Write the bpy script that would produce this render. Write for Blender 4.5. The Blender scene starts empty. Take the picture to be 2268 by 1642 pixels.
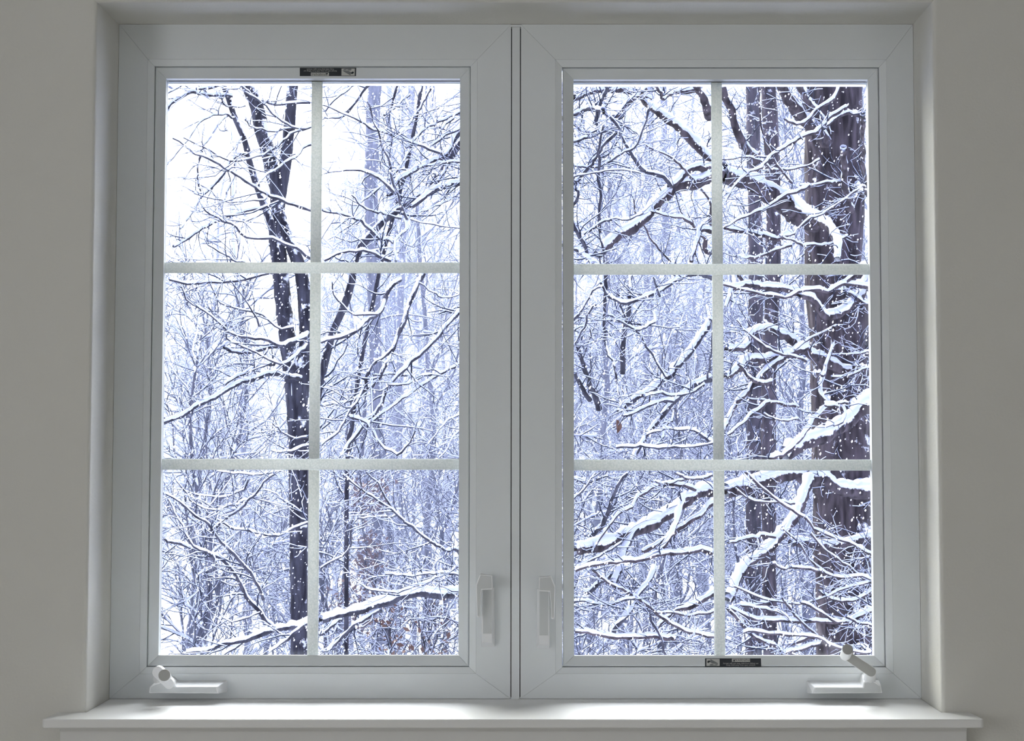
import bpy, bmesh, math, random
import numpy as np
from mathutils import Vector, Matrix
random.seed(7)
rng = np.random.default_rng(11)
C = bpy.context.scene.collection
sc = bpy.context.scene

# ------------------------------------------------------------------ camera
F = 3400.0                     # focal length in pixels of the 2268 wide frame
CX, CY = 1208.0, 821.0         # principal point
HOR = 1000.0                   # horizon row
TH = math.atan((HOR - CY) / F)
EYE = Vector((0.0, -2.448, 1.45))
cam = bpy.data.cameras.new('camera'); co = bpy.data.objects.new('camera', cam); C.objects.link(co)
cam.sensor_fit = 'HORIZONTAL'; cam.sensor_width = 36.0
cam.lens = F / 2268 * 36.0
cam.shift_x = -(CX - 1134) / 2268
cam.clip_start = 0.05; cam.clip_end = 500
co.location = EYE; co.rotation_euler = (math.pi / 2 + TH, 0, 0)
sc.camera = co

def P(px, py, Y):
    """world point on the vertical plane y = Y seen at photo pixel (px, py)"""
    dx = (px - CX) / F; du = -(py - CY) / F
    d = Vector((dx, math.cos(TH) - du * math.sin(TH), math.sin(TH) + du * math.cos(TH)))
    return EYE + d * ((Y - EYE.y) / d.y)

# ------------------------------------------------------------------ world, lights, exposure
SKY = (0.92, 1.0, 1.72)
w = bpy.data.worlds.new('world'); sc.world = w; w.use_nodes = True
nt = w.node_tree; nt.nodes.clear()
out = nt.nodes.new('ShaderNodeOutputWorld'); bg = nt.nodes.new('ShaderNodeBackground')
tc = nt.nodes.new('ShaderNodeTexCoord'); sep = nt.nodes.new('ShaderNodeSeparateXYZ')
ramp = nt.nodes.new('ShaderNodeMapRange')
ramp.inputs['From Min'].default_value = 0.0; ramp.inputs['From Max'].default_value = 1.0
ramp.inputs['To Min'].default_value = 1.0; ramp.inputs['To Max'].default_value = 1.15
bg.inputs['Color'].default_value = (*SKY, 1)
nt.links.new(tc.outputs['Generated'], sep.inputs[0]); nt.links.new(sep.outputs['Z'], ramp.inputs['Value'])
nt.links.new(ramp.outputs[0], bg.inputs['Strength']); nt.links.new(bg.outputs[0], out.inputs[0])

def light(name, kind, loc, rot, energy, color, **kw):
    l = bpy.data.lights.new(name, kind); l.energy = energy; l.color = color
    for k, v in kw.items(): setattr(l, k, v)
    o = bpy.data.objects.new(name, l); C.objects.link(o); o.location = loc; o.rotation_euler = rot
    return o
# the sun as a wide pale glow behind the snow clouds, high in front of the window
s = light('sun', 'SUN', (0, 10, 20), (0, 0, 0), 45.0, (0.82, 0.86, 1.0), angle=math.radians(84))
s.rotation_euler = Vector((0.16, -0.76, -0.62)).to_track_quat('-Z', 'Y').to_euler()
# unseen fill lamps added near the solid side walls to brighten the room
light('fill_left', 'AREA', (-2.12, -2.6, 1.55), (0, -math.pi / 2, 0), 21.5, (0.98, 0.99, 1.0), shape='RECTANGLE', size=1.3, size_y=1.6)
light('fill_right', 'AREA', (2.22, -3.2, 1.55), (0, math.pi / 2, 0), 5.5, (0.98, 0.99, 1.0), shape='RECTANGLE', size=1.3, size_y=1.6)
sc.view_settings.view_transform = 'Standard'; sc.view_settings.look = 'None'
sc.view_settings.exposure = 0.0; sc.view_settings.gamma = 1.0; sc.view_settings.use_curve_mapping = False
try:
    sc.cycles.max_bounces = 8; sc.cycles.diffuse_bounces = 4; sc.cycles.glossy_bounces = 2
    sc.cycles.transparent_max_bounces = 12; sc.cycles.volume_bounces = 1
    sc.cycles.caustics_reflective = False; sc.cycles.caustics_refractive = False
    sc.cycles.use_denoising = True
except Exception: pass

# ------------------------------------------------------------------ materials
def mat(name, col, rough=0.6, noise=None, bump=None, spec=0.3):
    m = bpy.data.materials.new(name); m.use_nodes = True
    n = m.node_tree; b = n.nodes['Principled BSDF']
    b.inputs['Base Color'].default_value = (*col, 1); b.inputs['Roughness'].default_value = rough
    b.inputs['Specular IOR Level'].default_value = spec
    t = n.nodes.new('ShaderNodeTexCoord')
    if noise:
        sc_, amt = noise
        x = n.nodes.new('ShaderNodeTexNoise'); x.inputs['Scale'].default_value = sc_; x.inputs['Detail'].default_value = 4
        n.links.new(t.outputs['Object'], x.inputs['Vector'])
        r = n.nodes.new('ShaderNodeMix'); r.data_type = 'RGBA'
        r.inputs['A'].default_value = (*[c * (1 - amt) for c in col], 1); r.inputs['B'].default_value = (*[min(1, c * (1 + amt)) for c in col], 1)
        n.links.new(x.outputs['Fac'], r.inputs['Factor']); n.links.new(r.outputs['Result'], b.inputs['Base Color'])
    if bump:
        sc_, st = bump
        x = n.nodes.new('ShaderNodeTexNoise'); x.inputs['Scale'].default_value = sc_; x.inputs['Detail'].default_value = 3
        n.links.new(t.outputs['Object'], x.inputs['Vector'])
        bp = n.nodes.new('ShaderNodeBump'); bp.inputs['Strength'].default_value = st; bp.inputs['Distance'].default_value = 0.002
        n.links.new(x.outputs['Fac'], bp.inputs['Height']); n.links.new(bp.outputs[0], b.inputs['Normal'])
    return m
M_wall = mat('wall_paint', (0.745, 0.735, 0.695), 0.85, (3, 0.03), (220, 0.25), 0.1)
M_frame = mat('white_vinyl', (0.84, 0.875, 0.90), 0.5, (6, 0.015), (300, 0.03))
M_sill = mat('sill_paint', (0.89, 0.89, 0.885), 0.5, (8, 0.02), (120, 0.06))
M_hw = mat('white_enamel', (0.90, 0.91, 0.93), 0.3, (10, 0.01))
M_hwshade = mat('enamel_shade', (0.43, 0.43, 0.42), 0.45, (10, 0.02))  # darker copy of the enamel: shade of room-facing ends put into the colour
M_hwhalfshade = mat('enamel_half_shade', (0.66, 0.68, 0.69), 0.45, (10, 0.02))  # mid-grey copy of the enamel: front-face shade painted in, so rims look lit
M_groove = mat('dark_gasket', (0.035, 0.035, 0.04), 0.7, (40, 0.1))
M_lab = mat('label_black', (0.035, 0.04, 0.05), 0.4, (60, 0.1))
M_labw = mat('label_silver', (0.62, 0.62, 0.60), 0.4, (60, 0.03))
M_labg = mat('label_grey', (0.22, 0.23, 0.24), 0.4, (60, 0.05))
M_floor = mat('bounce_floor', (0.66, 0.64, 0.61), 0.9, (8, 0.2))  # unseen floor, made pale to bounce light up to the soffit
M_ceil = mat('ceiling_paint', (0.8, 0.8, 0.78), 0.9, (5, 0.02))
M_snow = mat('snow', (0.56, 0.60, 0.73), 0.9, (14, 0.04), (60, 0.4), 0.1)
M_flake = mat('snowflake', (0.92, 0.93, 0.95), 0.9, (14, 0.02))
M_leaf = mat('dead_leaf', (0.13, 0.075, 0.06), 0.8, (5, 0.4))

def bark(name, dark, light_, patch, thr=0.6):
    """ridged bark with wind-blown snow packed in its furrows and lying on upward faces"""
    m = bpy.data.materials.new(name); m.use_nodes = True
    n = m.node_tree; b = n.nodes['Principled BSDF']; b.inputs['Roughness'].default_value = 0.9
    b.inputs['Specular IOR Level'].default_value = 0.1
    t = n.nodes.new('ShaderNodeTexCoord'); mp = n.nodes.new('ShaderNodeMapping')
    mp.inputs['Scale'].default_value = (1, 1, 0.22)
    n.links.new(t.outputs['Object'], mp.inputs[0])
    x = n.nodes.new('ShaderNodeTexNoise'); x.inputs['Scale'].default_value = 26; x.inputs['Detail'].default_value = 6
    n.links.new(mp.outputs[0], x.inputs['Vector'])
    r = n.nodes.new('ShaderNodeValToRGB')
    r.color_ramp.elements[0].position = 0.35; r.color_ramp.elements[0].color = (*dark, 1)
    r.color_ramp.elements[1].position = 0.7; r.color_ramp.elements[1].color = (*light_, 1)
    n.links.new(x.outputs['Fac'], r.inputs[0])
    y = n.nodes.new('ShaderNodeTexNoise'); y.inputs['Scale'].default_value = 9; y.inputs['Detail'].default_value = 7; y.inputs['Roughness'].default_value = 0.7
    n.links.new(t.outputs['Object'], y.inputs['Vector'])
    g = n.nodes.new('ShaderNodeNewGeometry'); s3 = n.nodes.new('ShaderNodeSeparateXYZ'); n.links.new(g.outputs['Normal'], s3.inputs[0])
    up = n.nodes.new('ShaderNodeMath'); up.operation = 'MULTIPLY_ADD'; up.inputs[1].default_value = 0.45
    n.links.new(s3.outputs['Z'], up.inputs[0]); n.links.new(y.outputs['Fac'], up.inputs[2])
    th = n.nodes.new('ShaderNodeMapRange'); th.inputs['From Min'].default_value = thr; th.inputs['From Max'].default_value = thr + 0.06
    n.links.new(up.outputs[0], th.inputs['Value'])
    mu = n.nodes.new('ShaderNodeMath'); mu.operation = 'MULTIPLY'; mu.inputs[1].default_value = patch; n.links.new(th.outputs[0], mu.inputs[0])
    mx = n.nodes.new('ShaderNodeMix'); mx.data_type = 'RGBA'; mx.inputs['B'].default_value = (0.8, 0.83, 0.9, 1)
    n.links.new(mu.outputs[0], mx.inputs['Factor']); n.links.new(r.outputs[0], mx.inputs['A']); n.links.new(mx.outputs['Result'], b.inputs['Base Color'])
    bp = n.nodes.new('ShaderNodeBump'); bp.inputs['Strength'].default_value = 0.8; bp.inputs['Distance'].default_value = 0.02
    n.links.new(x.outputs['Fac'], bp.inputs['Height']); n.links.new(bp.outputs[0], b.inputs['Normal'])
    return m
M_bark = bark('dark_bark', (0.014, 0.014, 0.022), (0.07, 0.07, 0.09), 0.9, 0.60)
M_barkbig = bark('brown_bark', (0.018, 0.015, 0.019), (0.095, 0.078, 0.088), 0.9, 0.615)
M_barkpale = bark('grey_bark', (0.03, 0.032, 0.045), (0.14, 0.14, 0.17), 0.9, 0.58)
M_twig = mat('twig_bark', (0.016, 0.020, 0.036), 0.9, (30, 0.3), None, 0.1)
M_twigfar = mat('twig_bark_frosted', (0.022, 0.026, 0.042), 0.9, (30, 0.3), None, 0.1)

def glass_mat():
    m = bpy.data.materials.new('window_glass'); m.use_nodes = True; n = m.node_tree; n.nodes.clear()
    o = n.nodes.new('ShaderNodeOutputMaterial'); mix = n.nodes.new('ShaderNodeMixShader')
    tr = n.nodes.new('ShaderNodeBsdfTransparent'); gl = n.nodes.new('ShaderNodeBsdfGlossy'); gl.inputs['Roughness'].default_value = 0.02
    tr.inputs['Color'].default_value = (0.99, 0.995, 0.995, 1)
    fr = n.nodes.new('ShaderNodeFresnel'); fr.inputs['IOR'].default_value = 1.25
    n.links.new(fr.outputs[0], mix.inputs[0]); n.links.new(tr.outputs[0], mix.inputs[1]); n.links.new(gl.outputs[0], mix.inputs[2]); n.links.new(mix.outputs[0], o.inputs[0])
    return m
M_glass = glass_mat()
def bar_mat():
    m = bpy.data.materials.new('woven_grille_bar'); m.use_nodes = True; n = m.node_tree; n.nodes.clear()
    o = n.nodes.new('ShaderNodeOutputMaterial'); mix = n.nodes.new('ShaderNodeMixShader'); mix.inputs[0].default_value = 0.40
    d = n.nodes.new('ShaderNodeBsdfDiffuse'); t = n.nodes.new('ShaderNodeBsdfTranslucent')
    tcn = n.nodes.new('ShaderNodeTexCoord'); v = n.nodes.new('ShaderNodeTexVoronoi'); v.inputs['Scale'].default_value = 330
    n.links.new(tcn.outputs['Object'], v.inputs['Vector'])
    r = n.nodes.new('ShaderNodeMix'); r.data_type = 'RGBA'
    r.inputs['A'].default_value = (0.97, 0.97, 0.96, 1); r.inputs['B'].default_value = (0.78, 0.81, 0.80, 1)
    mr = n.nodes.new('ShaderNodeMapRange'); mr.inputs['From Max'].default_value = 0.8
    n.links.new(v.outputs['Distance'], mr.inputs['Value']); n.links.new(mr.outputs[0], r.inputs['Factor'])
    n.links.new(r.outputs['Result'], d.inputs[0]); n.links.new(r.outputs['Result'], t.inputs[0])
    bp = n.nodes.new('ShaderNodeBump'); bp.inputs['Strength'].default_value = 0.7; bp.inputs['Distance'].default_value = 0.001
    n.links.new(v.outputs['Distance'], bp.inputs['Height']); n.links.new(bp.outputs[0], d.inputs['Normal'])
    n.links.new(d.outputs[0], mix.inputs[1]); n.links.new(t.outputs[0], mix.inputs[2]); n.links.new(mix.outputs[0], o.inputs[0])
    return m
M_bar = bar_mat()

# ------------------------------------------------------------------ object helpers
def tag(o, label=None, cat=None, group=None, kind=None):
    if label: o['label'] = label
    if cat: o['category'] = cat
    if group: o['group'] = group
    if kind: o['kind'] = kind
    return o
def empty(name, loc=(0, 0, 0)):
    o = bpy.data.objects.new(name, None); C.objects.link(o); o.location = loc; o.empty_display_size = 0.1
    return o
def link(name, me, m, parent=None, smooth=False):
    o = bpy.data.objects.new(name, me); C.objects.link(o)
    if m is not None and not me.materials: me.materials.append(m)
    if parent is not None:
        o.parent = parent
        off = Vector(); q = parent
        while q is not None: off += q.location; q = q.parent
        me.transform(Matrix.Translation(-off))
    if smooth: me.shade_smooth()
    return o
def mesh(name, verts, faces, m, parent=None, bevel=0, smooth=False, segs=2):
    me = bpy.data.meshes.new(name); me.from_pydata([tuple(v) for v in verts], [], faces)
    bm = bmesh.new(); bm.from_mesh(me)
    bmesh.ops.recalc_face_normals(bm, faces=bm.faces)
    if bevel: bmesh.ops.bevel(bm, geom=[e for e in bm.edges if e.is_manifold and e.calc_face_angle(0) > 0.35], offset=bevel, segments=segs, profile=0.6, affect='EDGES', clamp_overlap=True)
    bm.to_mesh(me); bm.free()
    return link(name, me, m, parent, smooth)
def fast(name, V, Q, m, parent=None, smooth=True):
    """V (n,3) array, Q (m,4) quads"""
    me = bpy.data.meshes.new(name)
    me.vertices.add(len(V)); me.vertices.foreach_set('co', np.ascontiguousarray(V, dtype=np.float32).ravel())
    nq = len(Q); k = Q.shape[1]
    me.loops.add(nq * k); me.loops.foreach_set('vertex_index', np.ascontiguousarray(Q, dtype=np.int32).ravel())
    me.polygons.add(nq); me.polygons.foreach_set('loop_start', np.arange(0, nq * k, k, dtype=np.int32))
    me.update(calc_edges=True)
    return link(name, me, m, parent, smooth)
def box(name, a, b, m, parent=None, bevel=0, **kw):
    x0, y0, z0 = a; x1, y1, z1 = b
    v = [(x, y, z) for z in (z0, z1) for y in (y0, y1) for x in (x0, x1)]
    return mesh(name, v, [(0, 2, 3, 1), (4, 5, 7, 6), (0, 1, 5, 4), (1, 3, 7, 5), (3, 2, 6, 7), (2, 0, 4, 6)], m, parent, bevel, **kw)
def prism(name, poly, y0, y1, m, parent=None, bevel=0, taper=None, **kw):
    """poly: list of (x, z); extruded from y0 (front, towards the room) to y1 (back)"""
    n = len(poly); front = taper or poly
    v = [(x, y0, z) for x, z in front] + [(x, y1, z) for x, z in poly]
    f = [tuple(range(n)), tuple(range(2 * n - 1, n - 1, -1))] + [(i, n + i, n + (i + 1) % n, (i + 1) % n) for i in range(n)]
    return mesh(name, v, f, m, parent, bevel, **kw)
def loops_mesh(name, loops, m, parent=None, closed=False, bevel=0, smooth=False):
    """loops: list of ((x0,x1,z0,z1), Y)"""
    v = []; f = []
    for (x0, x1, z0, z1), Y in loops: v += [(x0, Y, z0), (x1, Y, z0), (x1, Y, z1), (x0, Y, z1)]
    L = len(loops)
    for i in range(L if closed else L - 1):
        a, b = 4 * i, 4 * ((i + 1) % L)
        for k in range(4): f.append((a + k, a + (k + 1) % 4, b + (k + 1) % 4, b + k))
    return mesh(name, v, f, m, parent, bevel, smooth=smooth)
def mitred(names, loops, m, parent, gap=0.0002):
    """four separate mitred rails (bottom, right, top, left) of a closed profile"""
    for k in range(4):
        a = []; b = []
        for (x0, x1, z0, z1), Y in loops:
            c = [(x0, z0), (x1, z0), (x1, z1), (x0, z1)]
            p, q = c[k], c[(k + 1) % 4]
            d = [(1, 0), (0, 1), (-1, 0), (0, -1)][k]
            a.append((p[0] + d[0] * gap, Y, p[1] + d[1] * gap)); b.append((q[0] - d[0] * gap, Y, q[1] - d[1] * gap))
        n = len(a)
        f = [tuple(range(n)), tuple(range(2 * n - 1, n - 1, -1))] + [(i, (i + 1) % n, n + (i + 1) % n, n + i) for i in range(n)]
        mesh(names[k], a + b, f, m, parent)

# ------------------------------------------------------------------ room shell
GZ = -1.75                                   # ground outside
XL, XR = P(202, 790, 0).x, P(2075.5, 790, 0).x
ZT = P(1139, 4, 0).z; ZS = P(1139, 1578, 0).z
REV = 0.13                                   # depth of the reveal
WT = 0.34                                    # wall thickness
big = (-2.2, 2.3, GZ, 2.75); op = (XL, XR, ZS - 0.03, ZT)
def grow(r, d): return (r[0] - d, r[1] + d, r[2] - d, r[3] + d)
rr = 0.007
prof = [(big, WT), (big, 0.0), (grow(op, rr), 0.0)]
for i in range(1, 6):
    a = i / 5 * math.pi / 2
    prof.append((grow(op, rr - rr * math.sin(a)), rr - rr * math.cos(a)))
prof += [(op, WT)]
wallo = loops_mesh('wall_back', prof, M_wall, closed=True)
tag(wallo, kind='structure')
for nm, a, b, m in (('wall_left', (-2.32, -5.6, 0), (-2.2, 0, 2.75), M_wall), ('wall_right', (2.3, -5.6, 0), (2.42, 0, 2.75), M_wall),
                    ('wall_front', (-2.32, -5.72, 0), (2.42, -5.6, 2.75), M_wall), ('ceiling', (-2.32, -5.72, 2.65), (2.42, 0, 2.75), M_ceil),
                    ('floor', (-2.32, -5.72, -0.1), (2.42, 0, 0), M_floor)):
    tag(box(nm, a, b, m), kind='structure')

# sill board with horns, and the apron moulding under it
fl, fr = P(92, 1597, -0.066).x, P(2180, 1597, -0.066).x
poly = [(fl + .004, -0.066), (fr - .004, -0.066), (fr, -0.062), (fr - 0.004, -0.0005), (XR - 0.0005, -0.0005), (XR - 0.0005, REV + 0.02), (XL + 0.0005, REV + 0.02), (XL + 0.0005, -0.0005), (fl + 0.004, -0.0005), (fl, -0.062)]
n = len(poly); zt, zb = ZS, ZS - 0.0135
sill = empty('trim_1', ((XL + XR) / 2, 0, zb)); tag(sill, kind='structure')
mesh('sill_board', [(x, y, zt) for x, y in poly] + [(x, y, zb) for x, y in poly],
     [tuple(range(n)), tuple(range(2 * n - 1, n - 1, -1))] + [(i, n + i, n + (i + 1) % n, (i + 1) % n) for i in range(n)], M_sill, sill, 0.0022, segs=3)
al, ar = P(128, 1620, -0.02).x, P(2146, 1620, -0.02).x
pr = [(-0.0005, zb - .0005), (-0.040, zb - .0005), (-0.038, zb - 0.005), (-0.026, zb - 0.012), (-0.020, zb - 0.03), (-0.014, zb - 0.05), (-0.014, zb - 0.07), (-0.0005, zb - 0.07)]
n = len(pr)
mesh('sill_apron', [(al - y * 0.2, y, z) for y, z in pr] + [(ar + y * 0.2, y, z) for y, z in pr],
     [tuple(range(n)), tuple(range(2 * n - 1, n - 1, -1))] + [(i, n + i, n + (i + 1) % n, (i + 1) % n) for i in range(n)], M_sill, sill, 0.001)

# ------------------------------------------------------------------ the two casement windows
def X(px, Y, py=811): return P(px, py, Y).x
def Z(py, Y, px=1139): return P(px, py, Y).z
FY = REV
def casement(name, gx0, gx1, mx0, mx1, ox0, ox1, fx0, fx1, gt, gb, mt, mb, ot, ob, bars_v, bars_h):
    w_ = empty(name, ((fx0 + fx1) / 2, FY, ZS)); tag(w_, kind='structure')
    R = lambda a, b, t, bt, Y: (X(a, Y), X(b, Y), Z(bt, Y), Z(t, Y))
    outer = (fx0, fx1, ZS + 0.0005, ZT - 0.0005)
    o_in = R(ox0, ox1, ot, ob, FY)
    mitred(['frame_rail', 'frame_stile', 'frame_rail', 'frame_stile'],
           [(outer, FY), (grow(o_in, 0.0), FY), (grow(o_in, -0.0), FY + 0.02), (grow(o_in, 0.0), FY + 0.10), (outer, FY + 0.10)], M_frame, w_)
    m_o = R(mx0, mx1, mt, mb, FY + .006)
    mitred(['sash_moulding'] * 4, [(grow(o_in, -0.0002), FY + 0.0004), (m_o, FY + 0.005), (grow(m_o, -0.0002), FY + 0.03), (grow(o_in, -0.0002), FY + 0.03)], M_frame, w_)
    gl = R(gx0, gx1, gt, gb, FY + .022)
    def deep(r, d, sx=0.7):
        """the opening seen past the bead edge, d further out: keeps the inner parts of the sash out of sight at the bottom"""
        f = lambda x: (x - EYE.x) / (FY + .022 - EYE.y)
        return (r[0] + f(r[0]) * d * sx, r[1] + f(r[1]) * d * sx, r[2] - .135 * d - .0004, r[3])
    gb_ = deep(gl, .016)
    mitred(['glazing_bead'] * 4, [(grow(m_o, -0.0011), FY + 0.009), (grow(m_o, -0.003), FY + 0.008), (gl, FY + 0.022), (gb_, FY + 0.038), (grow(m_o, -0.0011), FY + 0.038)], M_frame, w_)
    box('gasket', (gl[0], FY + .0382, gl[3] - .0009), (gl[1], FY + .040, gl[3] + .005), M_groove, w_)
    # exterior sash stop behind the glass
    s1_, s2_ = deep(gl, .036), deep(gl, .053)
    ot_ = grow(s2_, 0.014)
    mitred(['sash_stop'] * 4, [(ot_, FY + 0.0575), (s1_, FY + 0.0575), (s2_, FY + 0.075), (ot_, FY + 0.075)], M_frame, w_)
    sp_ = deep(gl, .022)
    mitred(['spacer_bar'] * 4, [(grow(sp_, 0.010), FY + 0.0436), (grow(sp_, 0.0002), FY + 0.0436), (grow(sp_, 0.0002), FY + 0.0541), (grow(sp_, 0.010), FY + 0.0541)], M_frame, w_)
    g2 = grow(s2_, 0.003)
    for Y in (FY + 0.0405, FY + 0.0545):
        box('glass_pane', (g2[0], Y, g2[2]), (g2[1], Y + 0.0025, g2[3]), M_glass, w_)
    # flat grille bars between the two panes, soft-edged
    YB = FY + 0.0486; hw = 12.3 * (YB - EYE.y) / F
    def bar(p, q, wide):
        d = (Vector(q) - Vector(p)).normalized(); s = Vector((d.z, 0, -d.x)); pts = []
        for k in range(12):
            a = 2 * math.pi * k / 12; ca, sa = math.cos(a), math.sin(a)
            sx = math.copysign(abs(ca) ** 0.55, ca) * wide; sy = math.copysign(abs(sa) ** 0.7, sa) * 0.0045
            pts.append(s * sx + Vector((0, sy, 0)))
        v = [Vector(p) + t for t in pts] + [Vector(q) + t for t in pts]
        mesh('grille_bar', v, [tuple(range(12)), tuple(range(23, 11, -1))] + [(i, (i + 1) % 12, 12 + (i + 1) % 12, 12 + i) for i in range(12)], M_bar, w_, smooth=False).data.shade_smooth()
    zs = [Z(y, YB) for y in bars_h]; xc = X(bars_v, YB)
    for z in zs: bar((g2[0], YB, z), (g2[1], YB, z), hw)
    ed = [g2[3]] + [z for z in sorted(zs, reverse=True)] + [g2[2]]
    for i in range(3):
        a = ed[i] - (hw + .0002 if i else 0); b = ed[i + 1] + (hw + .0002 if i < 2 else 0)
        bar((xc, YB + .0004, a), (xc, YB + .0004, b), hw)
    return w_, gl, m_o
gA, gB = X(1131.2, FY), X(1153.2, FY)
win1, gl1, mo1 = casement('window_1', 359.5, 1017, 333.5, 1041, 318, 1056, XL + .0005, gA, 174, 1452, 147, 1478, 131, 1493, 697.5, (593.5, 1029))
win2, gl2, mo2 = casement('window_2', 1271, 1929, 1245, 1954.5, 1230, 1971, gB, XR - .0005, 176, 1452.6, 149, 1478.6, 132, 1493, 1590.5, (597, 1030.5))
mu = empty('trim_2', ((gA + gB) / 2, FY, ZS)); tag(mu, kind='structure')
box('mullion_cover', (X(1133.2, FY), FY + .0003, Z(1552, FY)), (X(1151.2, FY), FY + 0.02, Z(60, FY)), M_frame, mu, 0.0006)
box('mullion_core', (gA + .0002, FY + 0.012, ZS + .001), (gB - .0002, FY + 0.09, ZT - .001), M_groove, mu)
for z0, z1 in ((Z(60, FY), ZT - .0006), (ZS + .0006, Z(1552, FY))):
    box('mullion_block', (gA + .0001, FY + .0002, z0 + .0003), (gB - .0001, FY + .011, z1 - .0003), M_frame, mu)

# ---- crank operators
def pxy(px, py, Y):
    p = P(px, py, Y); return (p.x, p.z)
def cyl(name, a, b, r0, r1, m, parent, n=24, bevel=0.0):
    a, b = Vector(a), Vector(b); d = (b - a).normalized()
    s = d.cross(Vector((0, 0, 1))) if abs(d.z) < 0.9 else d.cross(Vector((1, 0, 0))); s.normalize(); t = d.cross(s)
    v = [a + (s * math.cos(2 * math.pi * k / n) + t * math.sin(2 * math.pi * k / n)) * r0 for k in range(n)] + [b + (s * math.cos(2 * math.pi * k / n) + t * math.sin(2 * math.pi * k / n)) * r1 for k in range(n)]
    return mesh(name, v, [tuple(range(n)), tuple(range(2 * n - 1, n - 1, -1))] + [(i, (i + 1) % n, n + (i + 1) % n, n + i) for i in range(n)], m, parent, bevel)
fy = FY - 0.042            # front face of the housings
kpx = (fy - EYE.y) / F
def housing(w_, back, front, label):
    h = prism('crank_operator', [pxy(*p, FY - .0003) for p in back], fy, FY - .0003, M_hw, w_, 0.0018, taper=[pxy(*p, fy) for p in front], segs=3)
    h['label'] = label
    return h
# right window: straight housing with a raised boss, post, slanting arm and knob
h2 = housing(win2, [(1786, 1508), (1902, 1508), (1908, 1492), (1922, 1490), (1934, 1505), (1947, 1506), (1950, 1534), (1786, 1536)],
             [(1805, 1523), (1911, 1523), (1913, 1511), (1925, 1509), (1938, 1510), (1951, 1519), (1954, 1536), (1800, 1537)], 'white crank housing with the crank arm raised')
prism('housing_shade', [pxy(*p, fy) for p in [(1807, 1525), (1913, 1525), (1915, 1513), (1925, 1511.5), (1936, 1512.5), (1949, 1521), (1951.5, 1534), (1804, 1534.5)]], fy - .0003, fy + .0001, M_hwhalfshade, h2)  # thin plate carrying the front face's shade in its colour
pa = P(1925, 1510, fy + 0.012); pb = P(1928, 1489, fy - 0.004)
cyl('crank_post', pa, pb, 13.2 * kpx, 12.6 * kpx, M_hw, h2, bevel=0.001)
a0, a1 = Vector(P(1927, 1487, fy - .006)), Vector(P(1872, 1450, fy - 0.012))
def arm(name, p, q, hw_, th, m_, mface, parent):
    d = (q - p).normalized(); s = d.cross(Vector((0, 1, 0))).normalized(); pts = []
    for k in range(9): a = -math.pi / 2 + math.pi * k / 8; pts.append(p - d * hw_ * math.cos(a) + s * hw_ * math.sin(a))
    for k in range(9): a = math.pi / 2 - math.pi * k / 8; pts.append(q + d * hw_ * .9 * math.cos(a) + s * hw_ * .9 * math.sin(a))
    n = len(pts); v = [t + Vector((0, -th, 0)) for t in pts] + [t for t in pts]
    o = mesh(name, v, [tuple(range(n)), tuple(range(2 * n - 1, n - 1, -1))] + [(i, n + i, n + (i + 1) % n, (i + 1) % n) for i in range(n)], m_, parent, 0.0008)
    return o
arm('crank_arm', a0, a1, 11.5 * kpx, 0.010, M_hw, None, h2)
kc = Vector(P(1872, 1453, fy - 0.016)); kf = Vector(P(1877.5, 1439, fy - 0.05))
kn = cyl('crank_knob', kc, kf, 11.5 * kpx, 12.3 * kpx * .98, M_hw, h2, n=32, bevel=0.0006)
dk = (kf - kc).normalized(); cyl('knob_shade', kf + dk * .0001, kf + dk * .0007, 11.6 * kpx * .98, 11.6 * kpx * .98, M_hwshade, h2, n=32)  # disc: thin layer painting the shade on the knob's end
dv = Vector((0, -.0102, 0)); arm('arm_shade', a0 + dv, a1 + dv, 10.2 * kpx, 0.0006, M_hwshade, None, h2)  # thin plate painting shade onto the front of the arm
# left window: folded crank, knob facing the room
h1 = housing(win1, [(347, 1512), (350, 1505), (370, 1492), (388, 1500), (394, 1508), (504, 1507), (504, 1534), (343, 1533)],
             [(331, 1522), (338, 1517), (362, 1509), (382, 1514), (390, 1522), (480, 1522), (484, 1537), (330, 1536)], 'white crank housing with the crank arm folded down')
prism('housing_shade', [pxy(*p, fy) for p in [(334, 1523.5), (341, 1519), (362, 1511.5), (381, 1516), (388, 1524), (478, 1524), (481, 1534.5), (333, 1534)]], fy - .0003, fy + .0001, M_hwhalfshade, h1)  # shade of the housing front, painted as a thin plate
cyl('crank_post', P(352, 1506, fy + .01), P(352, 1486, fy - .012), 12.5 * kpx, 12 * kpx, M_hw, h1, bevel=0.001)
arm('crank_arm', Vector(P(353, 1487, fy - .008)), Vector(P(378, 1513, fy - 0.012)), 12.5 * kpx, 0.012, M_hw, None, h1)
kc, kf = Vector(P(367, 1501, fy - 0.018)), Vector(P(364, 1496.5, fy - 0.046)); dk = (kf - kc).normalized()
cyl('crank_knob', kc, kf, 12.5 * kpx, 13.6 * kpx * .97, M_hw, h1, n=32, bevel=0.0006)
cyl('knob_shade', kf + dk * .0001, kf + dk * .0007, 12.7 * kpx * .97, 12.7 * kpx * .97, M_hwshade, h1, n=32)  # thin disc with the knob end's shade in its colour

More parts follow.
